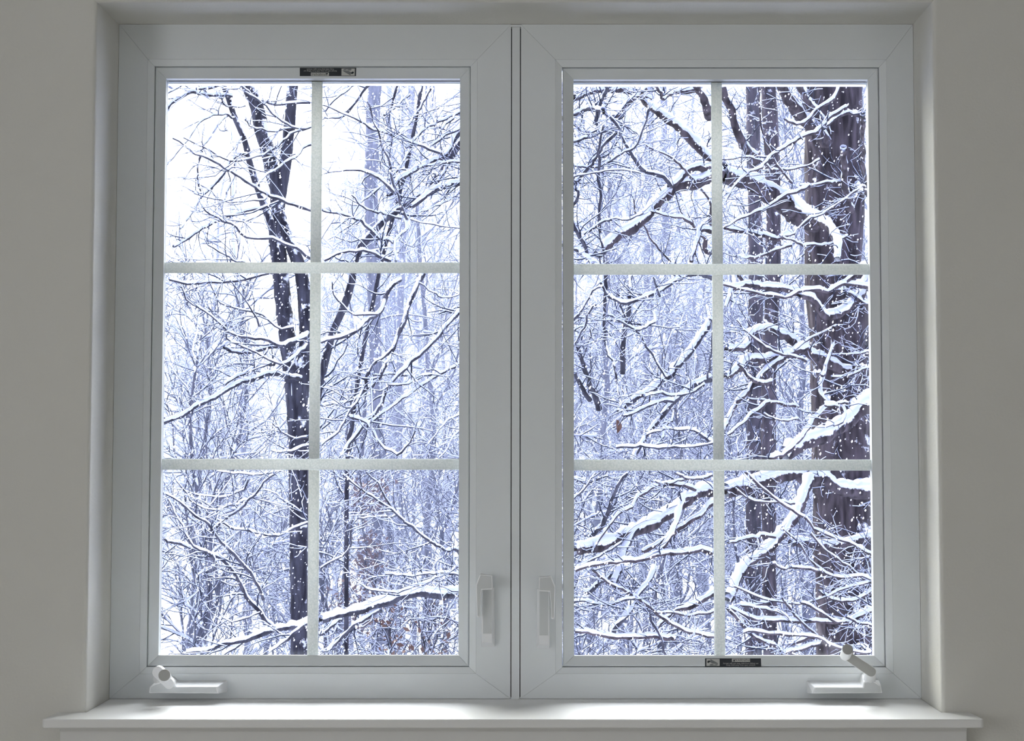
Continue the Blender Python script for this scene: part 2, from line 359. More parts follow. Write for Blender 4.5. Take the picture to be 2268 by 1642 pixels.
# ---- sash lock levers
def lock(w_, mir, cx, dy, label):
    g = lambda px, py, Y: pxy(cx + (px - 1080) * mir, py + dy, Y)
    yb = FY - 0.016
    body = prism('lock_lever', [g(1066, 1300, FY), g(1095, 1300, FY), g(1097, 1433, FY), g(1066, 1433, FY)], yb, FY - .0003, M_hw, w_, 0.0012,
                 taper=[g(1067.5, 1303, yb), g(1090, 1303, yb), g(1090, 1424, yb), g(1067.5, 1424, yb)], segs=2)
    body['label'] = label
    yp = yb - 0.0004
    prism('lock_panel', [g(1070, 1305, yb), g(1089, 1305, yb), g(1089, 1404, yb), g(1070, 1404, yb)], yp, yb - .0001, M_hwhalfshade, body, 0.0002)  # front panel of the lock, recess shade put into its colour
    yh = yb - 0.012; yt = yh - 0.006
    prism('lever_head', [g(1054, 1297, yt), g(1063.5, 1272.5, yt), g(1090, 1275, yt), g(1091, 1306, yt), g(1067, 1307.5, yt),
                         g(1064.5, 1330, yt), g(1063, 1367, yt), g(1059, 1369, yt), g(1056, 1366, yt)], yt, yb - .0015, M_hw, body, 0.0011, segs=2)
    prism('lever_shade', [g(*p, yt) for p in [(1056.3, 1297), (1064.8, 1275), (1088, 1277.3), (1088.8, 1303.5), (1065.3, 1305), (1062.6, 1330), (1061.3, 1364), (1059.3, 1366), (1058, 1363)]], yt - .0003, yt + .0001, M_hwhalfshade, body)  # darker inset plate: painted shade that leaves a bright rim around the lever
    return body
lock(win1, 1, 1080, 0, 'white locking lever on the left casement')
lock(win2, -1, 1204, 4, 'white locking lever on the right casement')

# ---- warning labels on the glazing beads
def text_mesh(name, s, size, m, parent, M4):
    cu = bpy.data.curves.new(name, 'FONT'); cu.body = s; cu.size = size; cu.align_x = 'CENTER'; cu.align_y = 'CENTER'; cu.extrude = 0.00003; cu.resolution_u = 2
    tmp = bpy.data.objects.new(name + '_tmp', cu); C.objects.link(tmp)
    dg = bpy.context.evaluated_depsgraph_get(); me = bpy.data.meshes.new_from_object(tmp.evaluated_get(dg))
    bpy.data.objects.remove(tmp); me.name = name; me.materials.clear(); me.transform(M4)
    return link(name, me, m, parent)
def warning(w_, px0, px1, py0, py1, top, mo, gl):
    # corner points on the sloping bead face
    za, zg = (mo[3] - .003, gl[3]) if top else (mo[2] + .003, gl[2])
    ya, yg = FY + .008, FY + .022
    def on(px, py):
        lo, hi = 0.0, 1.0
        f = lambda t: P(px, py, ya + (yg - ya) * t).z - (za + (zg - za) * t)
        t = min(max(f(0) / (f(0) - f(1)), -.2), 1.0)
        y = ya + (yg - ya) * t; return Vector((P(px, py, y).x, y, za + (zg - za) * t))
    p0, p1, p2 = on(px0, py1), on(px1, py1), on(px0, py0)
    U = (p1 - p0); V = (p2 - p0); wd, ht = U.length, V.length; U.normalize(); V.normalize(); N = U.cross(V)
    if N.y > 0: N = -N
    c = (p0 + p1) / 2 + V * ht / 2
    if top: U, V = -U, -V
    M4 = Matrix.Translation(c + N * 0.0003) @ Matrix(((U.x, V.x, N.x, 0), (U.y, V.y, N.y, 0), (U.z, V.z, N.z, 0), (0, 0, 0, 1)))
    def plate(name, x0, x1, y0, y1, z, m, par, r=0.0):
        pts = [(x0, y0), (x1, y0), (x1, y1), (x0, y1)]
        v = [M4 @ Vector((x, y, z)) for x, y in pts] + [M4 @ Vector((x, y, z - .00006)) for x, y in pts]
        return mesh(name, v, [(0, 1, 2, 3), (7, 6, 5, 4)] + [(i, 4 + i, 4 + (i + 1) % 4, (i + 1) % 4) for i in range(4)], m, par)
    lb = plate('warning_label', -wd / 2, wd / 2, -ht / 2, ht / 2, 0.0, M_lab, w_)
    lb['label'] = 'black and silver warning sticker, upside down' if top else 'black and silver warning sticker'
    sx = wd / 125; sy = ht / 19.0
    pic = plate('pictogram', -59.5 * sx, -30 * sx, -7.8 * sy, 8.2 * sy, .0001, M_labw, lb)
    def tri(name, pts, m, z=.00017):
        v = [M4 @ Vector((x * sx, y * sy, z)) for x, y in pts]; n = len(v)
        v += [M4 @ Vector((x * sx, y * sy, z - .00004)) for x, y in pts]
        mesh(name, v, [tuple(range(n)), tuple(range(2 * n - 1, n - 1, -1))] + [(i, n + i, n + (i + 1) % n, (i + 1) % n) for i in range(n)], m, lb)
    tri('window_symbol', [(-50, 7.5), (-34, -1.5), (-34, -3.5), (-46, -2.5), (-52, 1)], M_labg)
    tri('figure_symbol', [(-58, .5), (-56, 4), (-52, 4.5), (-51, 1.5), (-55, -1.5)], M_lab, .0002)
    tri('sill_symbol', [(-53, -6.5), (-50, -3.2), (-34, -4.2), (-31.5, -2.5), (-36, -7), (-50, -7.6)], M_labg, .0002)
    tri('sill_gap', [(-45, -5.6), (-44, -4.4), (-39, -4.4), (-40, -5.6)], M_labw, .00024)
    plate('warning_plate', -2.5 * sx, 38 * sx, 1.3 * sy, 8.6 * sy, .0001, M_labw, lb)
    tri('hazard_symbol', [(-.5, 2.4), (5, 2.4), (2.2, 7.2)], M_lab)
    T = lambda x, y: M4 @ Matrix.Translation((x * sx, y * sy, .0002))
    text_mesh('warning_text', 'WARNING', 7.4 * sy, M_lab, lb, T(21.5, 5.0) @ Matrix.Diagonal((.92, 1, 1, 1)))
    text_mesh('notice_text', 'Screen will not stop child from falling out', 4.2 * sy, M_labw, lb, T(17, -2.2) @ Matrix.Diagonal((.93, 1, 1, 1)))
    text_mesh('notice_text', 'Keep child away from open window', 4.2 * sy, M_labw, lb, T(17, -6.2) @ Matrix.Diagonal((.88, 1, 1, 1)))
warning(win1, 664, 788.5, 150, 168.5, True, mo1, gl1)
warning(win2, 1561.5, 1686, 1459, 1477.5, False, mo2, gl2)

# ================================================================== OUTSIDE
# ------------------------------------------------------------------ ground
def ground():
    n = 90; xs = np.linspace(-45, 45, n); ys = np.linspace(0.36, 95, n)
    V = np.zeros((n * n, 3)); gx, gy = np.meshgrid(xs, ys)
    z = GZ + 0.10 * np.sin(gx * .35 + 1) * np.cos(gy * .23) + 0.05 * np.sin(gx * 1.1 + gy * .7) + np.maximum(0, gy - 20) * 0.02
    V[:, 0] = gx.ravel(); V[:, 1] = gy.ravel(); V[:, 2] = np.minimum(z, 3).ravel() - .05
    i = np.arange(n * n).reshape(n, n); Q = np.stack([i[:-1, :-1], i[:-1, 1:], i[1:, 1:], i[1:, :-1]], -1).reshape(-1, 4)
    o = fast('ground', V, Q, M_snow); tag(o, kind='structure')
ground()
def gz(x, y): return min(3, GZ + 0.10 * math.sin(x * .35 + 1) * math.cos(y * .23) + 0.05 * math.sin(x * 1.1 + y * .7) + max(0, y - 20) * 0.02) - .05

# ------------------------------------------------------------------ tube geometry (vectorised)
def frames(pts):
    """pts (M,N,3) -> tangent, side, up for each point"""
    t = np.gradient(pts, axis=1); t /= np.linalg.norm(t, axis=2, keepdims=True) + 1e-9
    s = np.stack([t[..., 1], -t[..., 0], np.zeros_like(t[..., 0])], -1)        # t x Z
    ln = np.linalg.norm(s, axis=2, keepdims=True)
    mean = s.mean(axis=1, keepdims=True); mean = mean / (np.linalg.norm(mean, axis=2, keepdims=True) + 1e-9)
    s = np.where(ln > 0.12, s / (ln + 1e-9), mean)
    bad = np.linalg.norm(s, axis=2, keepdims=True) < .5
    s = np.where(bad, np.array([1., 0, 0]), s)
    s = s - t * (s * t).sum(-1, keepdims=True); s /= np.linalg.norm(s, axis=2, keepdims=True) + 1e-9
    # keep the frame continuous
    for k in range(1, pts.shape[1]):
        f = (s[:, k] * s[:, k - 1]).sum(-1) < 0; s[f, k] *= -1
    u = np.cross(s, t)
    return t, s, u
def tube_arrays(pts, rs, sides, ru=None, off=None):
    """elliptical tubes; rs: side radius (M,N), ru: up radius; off (M,N,3) centre offset"""
    M_, N_ = rs.shape
    t, s, u = frames(pts)
    c = pts if off is None else pts + off
    if ru is None: ru = rs
    a = np.arange(sides) * 2 * np.pi / sides
    V = c[:, :, None, :] + s[:, :, None, :] * (np.cos(a)[None, None, :] * rs[:, :, None])[..., None] + u[:, :, None, :] * (np.sin(a)[None, None, :] * ru[:, :, None])[..., None]
    idx = np.arange(M_ * N_ * sides).reshape(M_, N_, sides)
    A = idx[:, :-1, :]; B = idx[:, 1:, :]
    Q = np.stack([A, np.roll(A, -1, 2), np.roll(B, -1, 2), B], -1).reshape(-1, 4)
    return V.reshape(-1, 3), Q
def snow_arrays(pts, r, depth, sides=4, gaps=0.25):
    """snow lying along the upper side of branches; thins out where the branch is steep"""
    t, s, u = frames(pts)
    hor = np.sqrt(np.clip(1 - t[..., 2] ** 2, 0, 1))
    h = depth * hor ** 1.5
    nz = rng.random(r.shape)
    h = h * (0.6 + 0.8 * rng.random(r.shape)); h = np.where(nz < gaps, h * 0.35, h)
    up = np.zeros_like(pts); up[..., 2] = 1
    ru = (r * .75 + h) * 0.5; cen = (r * 0.72 + h * 0.5)
    rs = r * 0.85 + h * 0.28
    ru = np.where(h < 0.0006, ru * 0.3, ru); rs = np.where(h < 0.0006, rs * .3, rs)
    return tube_arrays(pts, rs, sides, ru, up * cen[..., None])
def catmull(p, n):
    p = np.asarray(p, float)
    if len(p) < 3:
        q = np.linspace(0, 1, n)[:, None]; return p[0] * (1 - q) + p[-1] * q
    a = np.vstack([2 * p[0] - p[1], p, 2 * p[-1] - p[-2]])
    seg = np.linalg.norm(np.diff(p, axis=0), axis=1); cum = np.concatenate([[0], np.cumsum(seg)])
    out_ = []
    for q in np.linspace(0, cum[-1], n):
        i = min(max(np.searchsorted(cum, q, 'right') - 1, 0), len(seg) - 1); t = (q - cum[i]) / max(seg[i], 1e-9)
        P0, P1, P2, P3 = a[i], a[i + 1], a[i + 2], a[i + 3]
        out_.append(0.5 * ((2 * P1) + (-P0 + P2) * t + (2 * P0 - 5 * P1 + 4 * P2 - P3) * t * t + (-P0 + 3 * P1 - 3 * P2 + P3) * t ** 3))
    return np.array(out_)

def limb(name, pts, r0, r1, mt, parent, snow=0.012, wob=0.0, sides=10, jitter=0.10):
    """one branch mesh with its snow cap; pts world points root->tip. Returns resampled centreline and radii"""
    L = np.linalg.norm(np.diff(pts, axis=0), axis=1).sum()
    n = int(min(60, max(8, L / max(0.03, r0 * 0.7))))
    c = catmull(pts, n)
    if wob:
        k = np.cumsum(rng.normal(0, 1, (n, 3)), axis=0); k -= np.linspace(0, 1, n)[:, None] * k[-1]
        c = c + k * wob
    r = np.linspace(r0, r1, n) * (1 + jitter * rng.normal(0, 1, n).clip(-1.5, 1.5))
    V, Q = tube_arrays(c[None], r[None], sides)
    V = V + rng.normal(0, 1, V.shape) * (0.035 * r0)
    o = fast(name, V, Q, mt, parent)
    if snow > 0:
        V, Q = snow_arrays(c[None], r[None] * 1.0, snow, 8, 0.12)
        V = V + rng.normal(0, 1, V.shape) * (0.05 * min(snow, r0))
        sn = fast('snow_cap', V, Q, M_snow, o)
    return c, r

def sprout(C_, R_, spacing, ln, spread=(0.5, 1.1), up=0.0, rad=0.45, rmin=0.0014, N=6, rmax=0.006, skip=0.1, curl=0.35):
    """side twigs for centrelines. C_ list of (n,3), R_ list of (n,). returns pts (M,N,3), radii (M,N)"""
    st = []; dr = []; rr_ = []; ll = []
    for c, r in zip(C_, R_):
        d = np.diff(c, axis=0); seg = np.linalg.norm(d, axis=1); L = seg.sum(); cum = np.concatenate([[0], np.cumsum(seg)])
        m = int(L / spacing * (1 - skip) + rng.random())
        for q in np.sort(rng.uniform(skip, 1.0, m)) * L:
            i = min(max(np.searchsorted(cum, q) - 1, 0), len(d) - 1); f = (q - cum[i]) / max(seg[i], 1e-9)
            st.append(c[i] + d[i] * f); dr.append(d[i] / max(seg[i], 1e-9)); rr_.append(min(rmax, max(rmin, r[i] * rad))); ll.append(ln * (1.15 - .6 * q / L) * rng.uniform(.45, 1.3))
    if not st: return np.zeros((0, N, 3)), np.zeros((0, N))
    st = np.array(st); dr = np.array(dr); rr_ = np.array(rr_); ll = np.array(ll); M_ = len(st)
    rv = rng.normal(0, 1, (M_, 3)); rv -= dr * (rv * dr).sum(-1, keepdims=True); rv /= np.linalg.norm(rv, axis=1, keepdims=True)
    a = rng.uniform(*spread, M_)[:, None]
    d0 = dr * np.cos(a) + rv * np.sin(a); d0[:, 2] += up; d0 /= np.linalg.norm(d0, axis=1, keepdims=True)
    bend = rng.normal(0, curl, (M_, 3)); bend[:, 2] += curl * .6
    pts = [st]; d = d0
    for k in range(N - 1):
        d = d + bend / (N - 1) + rng.normal(0, 0.20, (M_, 3)); d /= np.linalg.norm(d, axis=1, keepdims=True)
        pts.append(pts[-1] + d * (ll / (N - 1))[:, None])
    pts = np.stack(pts, 1)
    rad_ = rr_[:, None] * np.linspace(1, 0.35, N)[None]
    return pts, rad_
def twigs(parent, sets, mt, sd, snow_name='twig_snow', sides=4, ssides=4, gaps=0.3, name='twigs'):
    Vs = []; Qs = []; k = 0; Vn = []; Qn = []; kn = 0
    for p, r in sets:
        if len(p) == 0: continue
        V, Q = tube_arrays(p, r, sides); Vs.append(V); Qs.append(Q + k); k += len(V)
        V, Q = snow_arrays(p, r, sd, ssides, gaps); Vn.append(V); Qn.append(Q + kn); kn += len(V)
    if not Vs: return
    o = fast(name, np.vstack(Vs), np.vstack(Qs), mt, parent); o['kind'] = 'stuff'
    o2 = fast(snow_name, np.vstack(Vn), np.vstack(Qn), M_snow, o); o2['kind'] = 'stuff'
    return o

# ------------------------------------------------------------------ trees studied from the photograph
PAN = {'A': (360, 170, 3.818), 'B': (690, 170, 3.818), 'C': (350, 590, 3.649), 'D': (690, 590, 3.65), 'E': (350, 1030, 3.731), 'F': (690, 1030, 3.732),
       'G': (1260, 170, 3.818), 'H': (1590, 170, 3.82), 'I': (1260, 590, 3.649), 'J': (1590, 590, 3.649), 'K': (1260, 1030, 3.731), 'L': (1590, 1030, 3.731)}
def to_px(pan, flat):
    x0, y0, s_ = PAN[pan] if pan else (0, 0, 1)
    return [(x0 + flat[i] / s_, y0 + flat[i + 1] / s_) for i in range(0, len(flat), 2)]
def line3(px, Y0, Y1):
    n = len(px); out_ = []
    for i, (x, y) in enumerate(px):
        f = i / max(1, n - 1); out_.append(P(x, y, Y0 + (Y1 - Y0) * f))
    return np.array([tuple(p) for p in out_])

def big_trunk(root, name, px, Y, w0, w1, mt, down=True, upx=2.5, sides=18, snow=0.0, Y1=None):
    """px listed from the bottom up; runs down to the ground and on above the frame"""
    Y1 = Y if Y1 is None else Y1
    p = line3(px, Y, Y1); k = (Y - EYE.y) / F; k1 = (Y1 - EYE.y) / F
    if down: p = np.vstack([[p[0][0] + .02, Y, gz(p[0][0], Y) - .05], p])
    if upx:
        d = p[-1] - p[-2]; d /= np.linalg.norm(d); p = np.vstack([p, p[-1] + d * upx * .5 + np.array([.03, 0, 0]), p[-1] + d * upx])
    return limb(name, p, w0 * k / 2, w1 * k1 / 2, mt, root, snow, sides=sides, jitter=0.035)

# rows: (pane, width in px at root, at tip, depth at root, depth at tip, snow in mm, flat list root -> tip)
CENTER = [  # tree standing behind the middle of the window
 ('F', 15, 12, 5.5, 5.0, 26, [1215,1050, 1060,1075, 900,1065, 700,1130, 500,1180, 250,1250, 60,1300]),
 ('E', 12, 5, 5.0, 4.7, 18, [1240,1300, 1120,1310, 950,1340, 760,1420, 560,1470, 400,1530, 200,1570]),
 ('E', 9, 4, 5.0, 4.6, 14, [950,1330, 820,1190, 690,1060, 600,930, 490,790, 400,760, 200,680, 50,610]),
 ('E', 6, 3, 4.7, 4.5, 11, [490,800, 440,720, 330,670, 240,570, 160,430, 100,350, 50,290]),
 ('E', 6, 3, 4.8, 4.4, 11, [860,1110, 760,950, 660,830, 540,690, 430,550, 350,460, 200,340, 70,240]),
 ('E', 4.5, 3, 4.8, 4.4, 10, [420,530, 560,430, 720,290, 850,190, 970,80]),
 ('E', 3.5, 2, 4.8, 4.4, 9, [720,290, 600,330, 480,350, 330,290, 240,220, 100,70]),
 ('E', 4, 3, 5.2, 4.8, 10, [1240,480, 1060,580, 970,610, 820,580, 640,540, 500,460, 440,390]),
 ('E', 3, 1.5, 4.8, 4.8, 7, [420,530, 440,380, 520,260, 580,110]),
 ('E', 3.5, 2, 4.9, 4.8, 8, [850,1210, 720,1260, 600,1300, 520,1260]),
 ('E', 7, 3, 4.8, 4.6, 14, [1235,1290, 1130,1380, 1000,1490, 890,1570]),
 ('E', 7, 4, 4.9, 4.8, 13, [800,1420, 680,1480, 550,1560]),
 ('E', 3.5, 2, 4.9, 4.8, 9, [1060,50, 930,75, 790,95, 640,85, 490,55]),
 ('E', 3.5, 2, 4.9, 4.8, 8, [760,105, 700,180, 560,240, 400,250, 250,220]),
 ('F', 8, 6, 5.3, 5.0, 10, [560,1200, 400,1300, 250,1430, 110,1560]),
 ('F', 7, 6, 5.3, 5.2, 10, [250,1270, 150,1340, 60,1410]),
 ('F', 6.5, 2.5, 5.4, 4.8, 13, [1215,680, 1100,665, 950,590, 780,460, 640,340, 430,200, 270,80]),
 ('F', 4, 2, 5.0, 4.8, 9, [650,345, 570,210, 460,60]),
 ('F', 5.5, 2, 5.3, 4.9, 12, [1215,850, 1060,950, 920,1000, 750,1065, 600,1040, 440,980]),
 ('F', 5, 2.5, 5.3, 5.0, 11, [1215,890, 1060,890, 850,910, 610,900]),
 ('F', 3.5, 1.5, 5.2, 5.0, 7, [720,420, 540,435, 390,435]),
 ('F', 4, 2, 5.2, 5.0, 6, [80,850, 240,750, 320,670, 340,500, 400,380, 430,290, 400,70]),
 ('D', 8, 6, 5.4, 4.8, 11, [1190,420, 1030,600, 830,790, 720,900, 570,1130, 440,1270, 300,1430, 220,1550]),
 ('D', 6.5, 4, 5.3, 4.9, 11, [1190,790, 980,890, 800,1020, 580,1190, 440,1290]),
 ('D', 5, 3, 5.3, 5.0, 9, [980,880, 880,890, 760,950, 620,960]),
 ('D', 9, 6, 5.2, 5.0, 9, [910,60, 840,200, 780,340, 690,640, 620,790, 560,910, 400,1040, 310,1210]),
 ('D', 6, 4, 5.0, 4.8, 10, [650,670, 480,830, 400,1000, 330,1120, 200,1340, 80,1450]),
 ('D', 9, 5, 5.0, 4.8, 16, [700,100, 600,250, 540,390, 460,440, 380,520, 240,585, 80,620]),
 ('D', 5, 2, 4.9, 4.8, 12, [540,395, 400,400, 300,360, 200,250, 170,130]),
 ('D', 5.5, 2.5, 4.9, 4.7, 12, [310,1210, 430,1270, 560,1450, 680,1505, 760,1460, 840,1330]),
 ('D', 4, 2, 5.2, 5.0, 9, [1190,200, 1040,240, 960,200, 880,150]),
 ('D', 4.5, 3, 5.2, 5.0, 10, [760,870, 650,850, 500,880]),
 ('D', 5, 3, 5.2, 5.0, 12, [420,1030, 300,1080, 80,1130]),
 ('D', 4, 2, 5.4, 5.2, 8, [1190,1220, 1050,1320, 930,1460]),
 ('D', 4, 2, 5.4, 5.2, 8, [1190,1310, 1110,1400, 1030,1550]),
 ('B', 11, 7, 5.3, 4.9, 18, [1245,510, 1170,670, 1000,750, 850,810, 740,870, 640,1000]),
 ('B', 8, 4, 5.2, 5.0, 13, [1245,500, 1130,560, 1020,590]),
 ('B', 6.5, 3, 5.3, 4.9, 12, [1245,285, 1050,400, 930,490, 800,610]),
 ('B', 5, 3.5, 5.3, 5.1, 9, [1245,320, 1170,390, 1100,450]),
 ('B', 10, 8, 5.3, 4.9, 15, [1245,865, 1150,920, 1050,970, 940,1060, 850,1120]),
 ('B', 6, 5, 5.3, 5.2, 10, [1130,770, 1060,880, 920,1010]),
 ('B', 6, 3, 5.2, 4.9, 14, [1245,740, 1130,745, 1000,760, 900,780]),
 ('B', 4, 2.5, 5.3, 5.0, 9, [1240,1040, 1100,1110, 900,1165]),
 ('B', 4, 2.5, 5.2, 4.8, 9, [830,630, 700,800, 520,980, 400,1090, 300,1200, 190,1290]),
 ('B', 5, 3, 5.0, 4.8, 6, [1000,60, 870,250, 730,450, 640,630, 600,700]),
 ('B', 5, 3, 5.0, 4.8, 6, [770,60, 680,240, 600,340]),
 ('B', 4, 3, 5.0, 4.8, 6, [830,150, 740,240, 620,340]),
 ('B', 5, 3, 5.0, 4.8, 9, [520,60, 360,200, 230,280, 110,345]),
 ('B', 4, 3, 5.0, 4.8, 9, [380,70, 240,190, 100,270]),
 ('B', 5, 2, 4.9, 4.6, 12, [1110,650, 900,560, 700,490, 560,440, 480,380, 380,330, 250,290, 100,240]),
 ('B', 5, 2.5, 4.7, 4.5, 7, [790,1190, 720,1000, 680,830, 640,680, 590,520, 510,370, 470,200]),
 ('B', 6, 2, 4.7, 4.5, 14, [720,1010, 640,920, 520,830, 380,770, 220,765, 120,790]),
 ('B', 6.5, 3, 4.9, 4.7, 14, [700,1420, 560,1360, 440,1240, 280,1180, 100,1140]),
 ('B', 6, 4, 4.9, 4.7, 14, [660,1560, 500,1510, 280,1495, 100,1545]),
 ('B', 4, 2, 4.9, 4.7, 9, [760,1170, 600,1140, 470,1110, 360,1030]),
 ('B', 4, 2, 4.9, 4.7, 10, [1245,1300, 1100,1290, 960,1260, 830,1200]),
 ('B', 6, 4, 4.9, 4.7, 6, [800,1200, 820,1280, 740,1350, 700,1450, 720,1560]),
 ('A', 6, 2.5, 4.8, 4.4, 11, [1250,1130, 1000,1050, 820,960, 650,860, 500,770, 300,680, 110,540]),
 ('A', 4.5, 2, 5.0, 4.6, 9, [1250,430, 1120,470, 950,590, 800,650, 580,680, 350,610, 170,510]),
 ('A', 5, 2.5, 5.0, 4.6, 10, [1250,560, 1100,710, 900,850, 800,930]),
 ('A', 5, 2, 5.0, 4.6, 11, [1250,240, 1080,210, 880,170, 740,110, 640,60]),
 ('A', 4, 2, 5.0, 4.6, 9, [1250,435, 1100,430, 950,310, 830,210, 700,130]),
 ('A', 6, 2.5, 4.9, 4.6, 13, [1245,1540, 1100,1440, 900,1385, 720,1390, 600,1290, 430,1200, 330,1090]),
 ('A', 4, 2, 4.9, 4.6, 9, [690,1570, 600,1520, 420,1420, 340,1300]),
 ('A', 3.5, 1.5, 4.9, 4.6, 7, [880,1000, 800,1040, 450,1050, 270,990]),
 ('A', 3.5, 2, 5.0, 4.6, 7, [1100,440, 950,440, 780,410, 700,370]),
 ('C', 6, 4, 4.8, 4.5, 14, [940,70, 760,110, 530,130, 250,125, 50,90]),
 ('C', 8, 2, 4.9, 4.4, 13, [1220,545, 1100,580, 1000,600, 850,540, 640,520, 520,440, 400,360, 240,270, 160,150]),
 ('C', 5, 2.5, 4.9, 4.5, 12, [1220,640, 1130,760, 1050,825, 930,770, 820,690, 700,640, 550,580, 520,460]),
 ('C', 3.5, 2, 4.6, 4.5, 6, [820,490, 780,400, 700,270, 580,110]),
 ('C', 4.5, 2, 4.7, 4.5, 10, [1120,490, 980,490, 800,390, 620,350, 480,280, 450,210]),
 ('C', 5, 2, 4.8, 4.6, 12, [1220,1450, 1100,1490, 990,1500, 900,1490]),
 ('C', 3.5, 2, 4.8, 4.6, 7, [1220,1400, 1080,1400, 980,1350, 930,1270]),
]
FORK = [
 ('C', 9, 6, 8.6, 7.8, 16, [1130,900, 1010,870, 900,860, 700,940, 470,1060, 250,1170, 50,1270]),
 ('C', 8, 5, 8.6, 8.0, 13, [930,790, 860,800, 700,870, 530,960]),
 ('C', 8, 5, 8.6, 8.2, 14, [980,640, 860,665, 700,700, 600,690, 540,660]),
 ('A', 6, 4, 8.6, 8.0, 12, [940,1090, 880,1080, 620,1150, 460,1220, 190,1380, 110,1450]),
 ('A', 6, 3, 8.7, 8.0, 10, [730,690, 640,700, 560,750, 480,850, 290,1020, 190,1150, 130,1275]),
 ('A', 3.5, 2.5, 8.7, 8.0, 8, [600,340, 520,315, 400,340, 290,420, 170,590, 20,770]),
 ('A', 4, 3, 8.7, 8.3, 4, [540,330, 450,460, 400,600, 340,740, 320,850, 310,960]),
 ('A', 7, 5, 8.7, 8.3, 12, [560,150, 400,150, 260,155, 100,250, 20,330]),
 ('A', 6, 4, 8.7, 8.3, 12, [640,100, 540,60, 400,70, 260,80]),
 ('A', 4, 3, 8.7, 8.3, 8, [300,60, 150,70, 20,160]),
 ('A', 4, 3, 8.7, 8.3, 4, [660,510, 620,620, 605,800, 560,950, 500,1160]),
 ('A', 3, 2, 8.7, 8.3, 5, [700,240, 560,270, 480,190, 380,280]),
]
EDGE = [  # slim tree whose trunk stands just outside the left jamb's line of sight
 ('A', 5, 2, 6.2, 6.0, 8, [20,1300, 60,1290, 110,1140, 80,1030, 20,860]),
 ('A', 6, 4, 6.2, 5.9, 12, [20,1450, 110,1480, 200,1530, 330,1560]),
 ('A', 5, 3, 6.2, 5.9, 10, [20,1490, 180,1530, 300,1580]),
 ('A', 5, 3, 6.2, 5.9, 9, [20,1330, 130,1290, 260,1280, 330,1290, 335,1230, 300,1110]),
 ('A', 3, 1.5, 6.2, 5.9, 6, [110,1140, 200,1110, 130,1120, 150,990, 115,930]),
 ('C', 4, 2, 6.2, 5.9, 5, [260,1110, 210,980, 180,780, 210,640, 190,500]),
 ('C', 4, 2, 6.2, 5.9, 5, [460,1070, 400,950, 390,750, 370,550]),
 ('C', 4, 2, 6.2, 5.9, 8, [50,70, 150,180, 50,185]),
 ('C', 3, 2, 6.2, 5.9, 7, [50,330, 200,340, 330,370, 205,385]),
 ('C', 4, 2, 6.3, 6.0, 9, [50,970, 150,1030, 260,1110]),
 ('C', 5, 3, 6.3, 6.0, 11, [50,1350, 200,1400, 380,1440, 520,1450]),
 ('E', 3, 2, 6.2, 5.9, 6, [150,420, 210,270, 240,200, 275,90]),
 ('E', 3, 2, 6.2, 5.9, 6, [80,1540, 150,1440, 210,1350]),
 ('E', 3.5, 2, 6.2, 5.9, 7, [240,1550, 340,1440, 490,1310]),
 ('E', 4, 3, 6.4, 6.0, 7, [50,1090, 160,1140, 270,1260, 400,1320]),
]
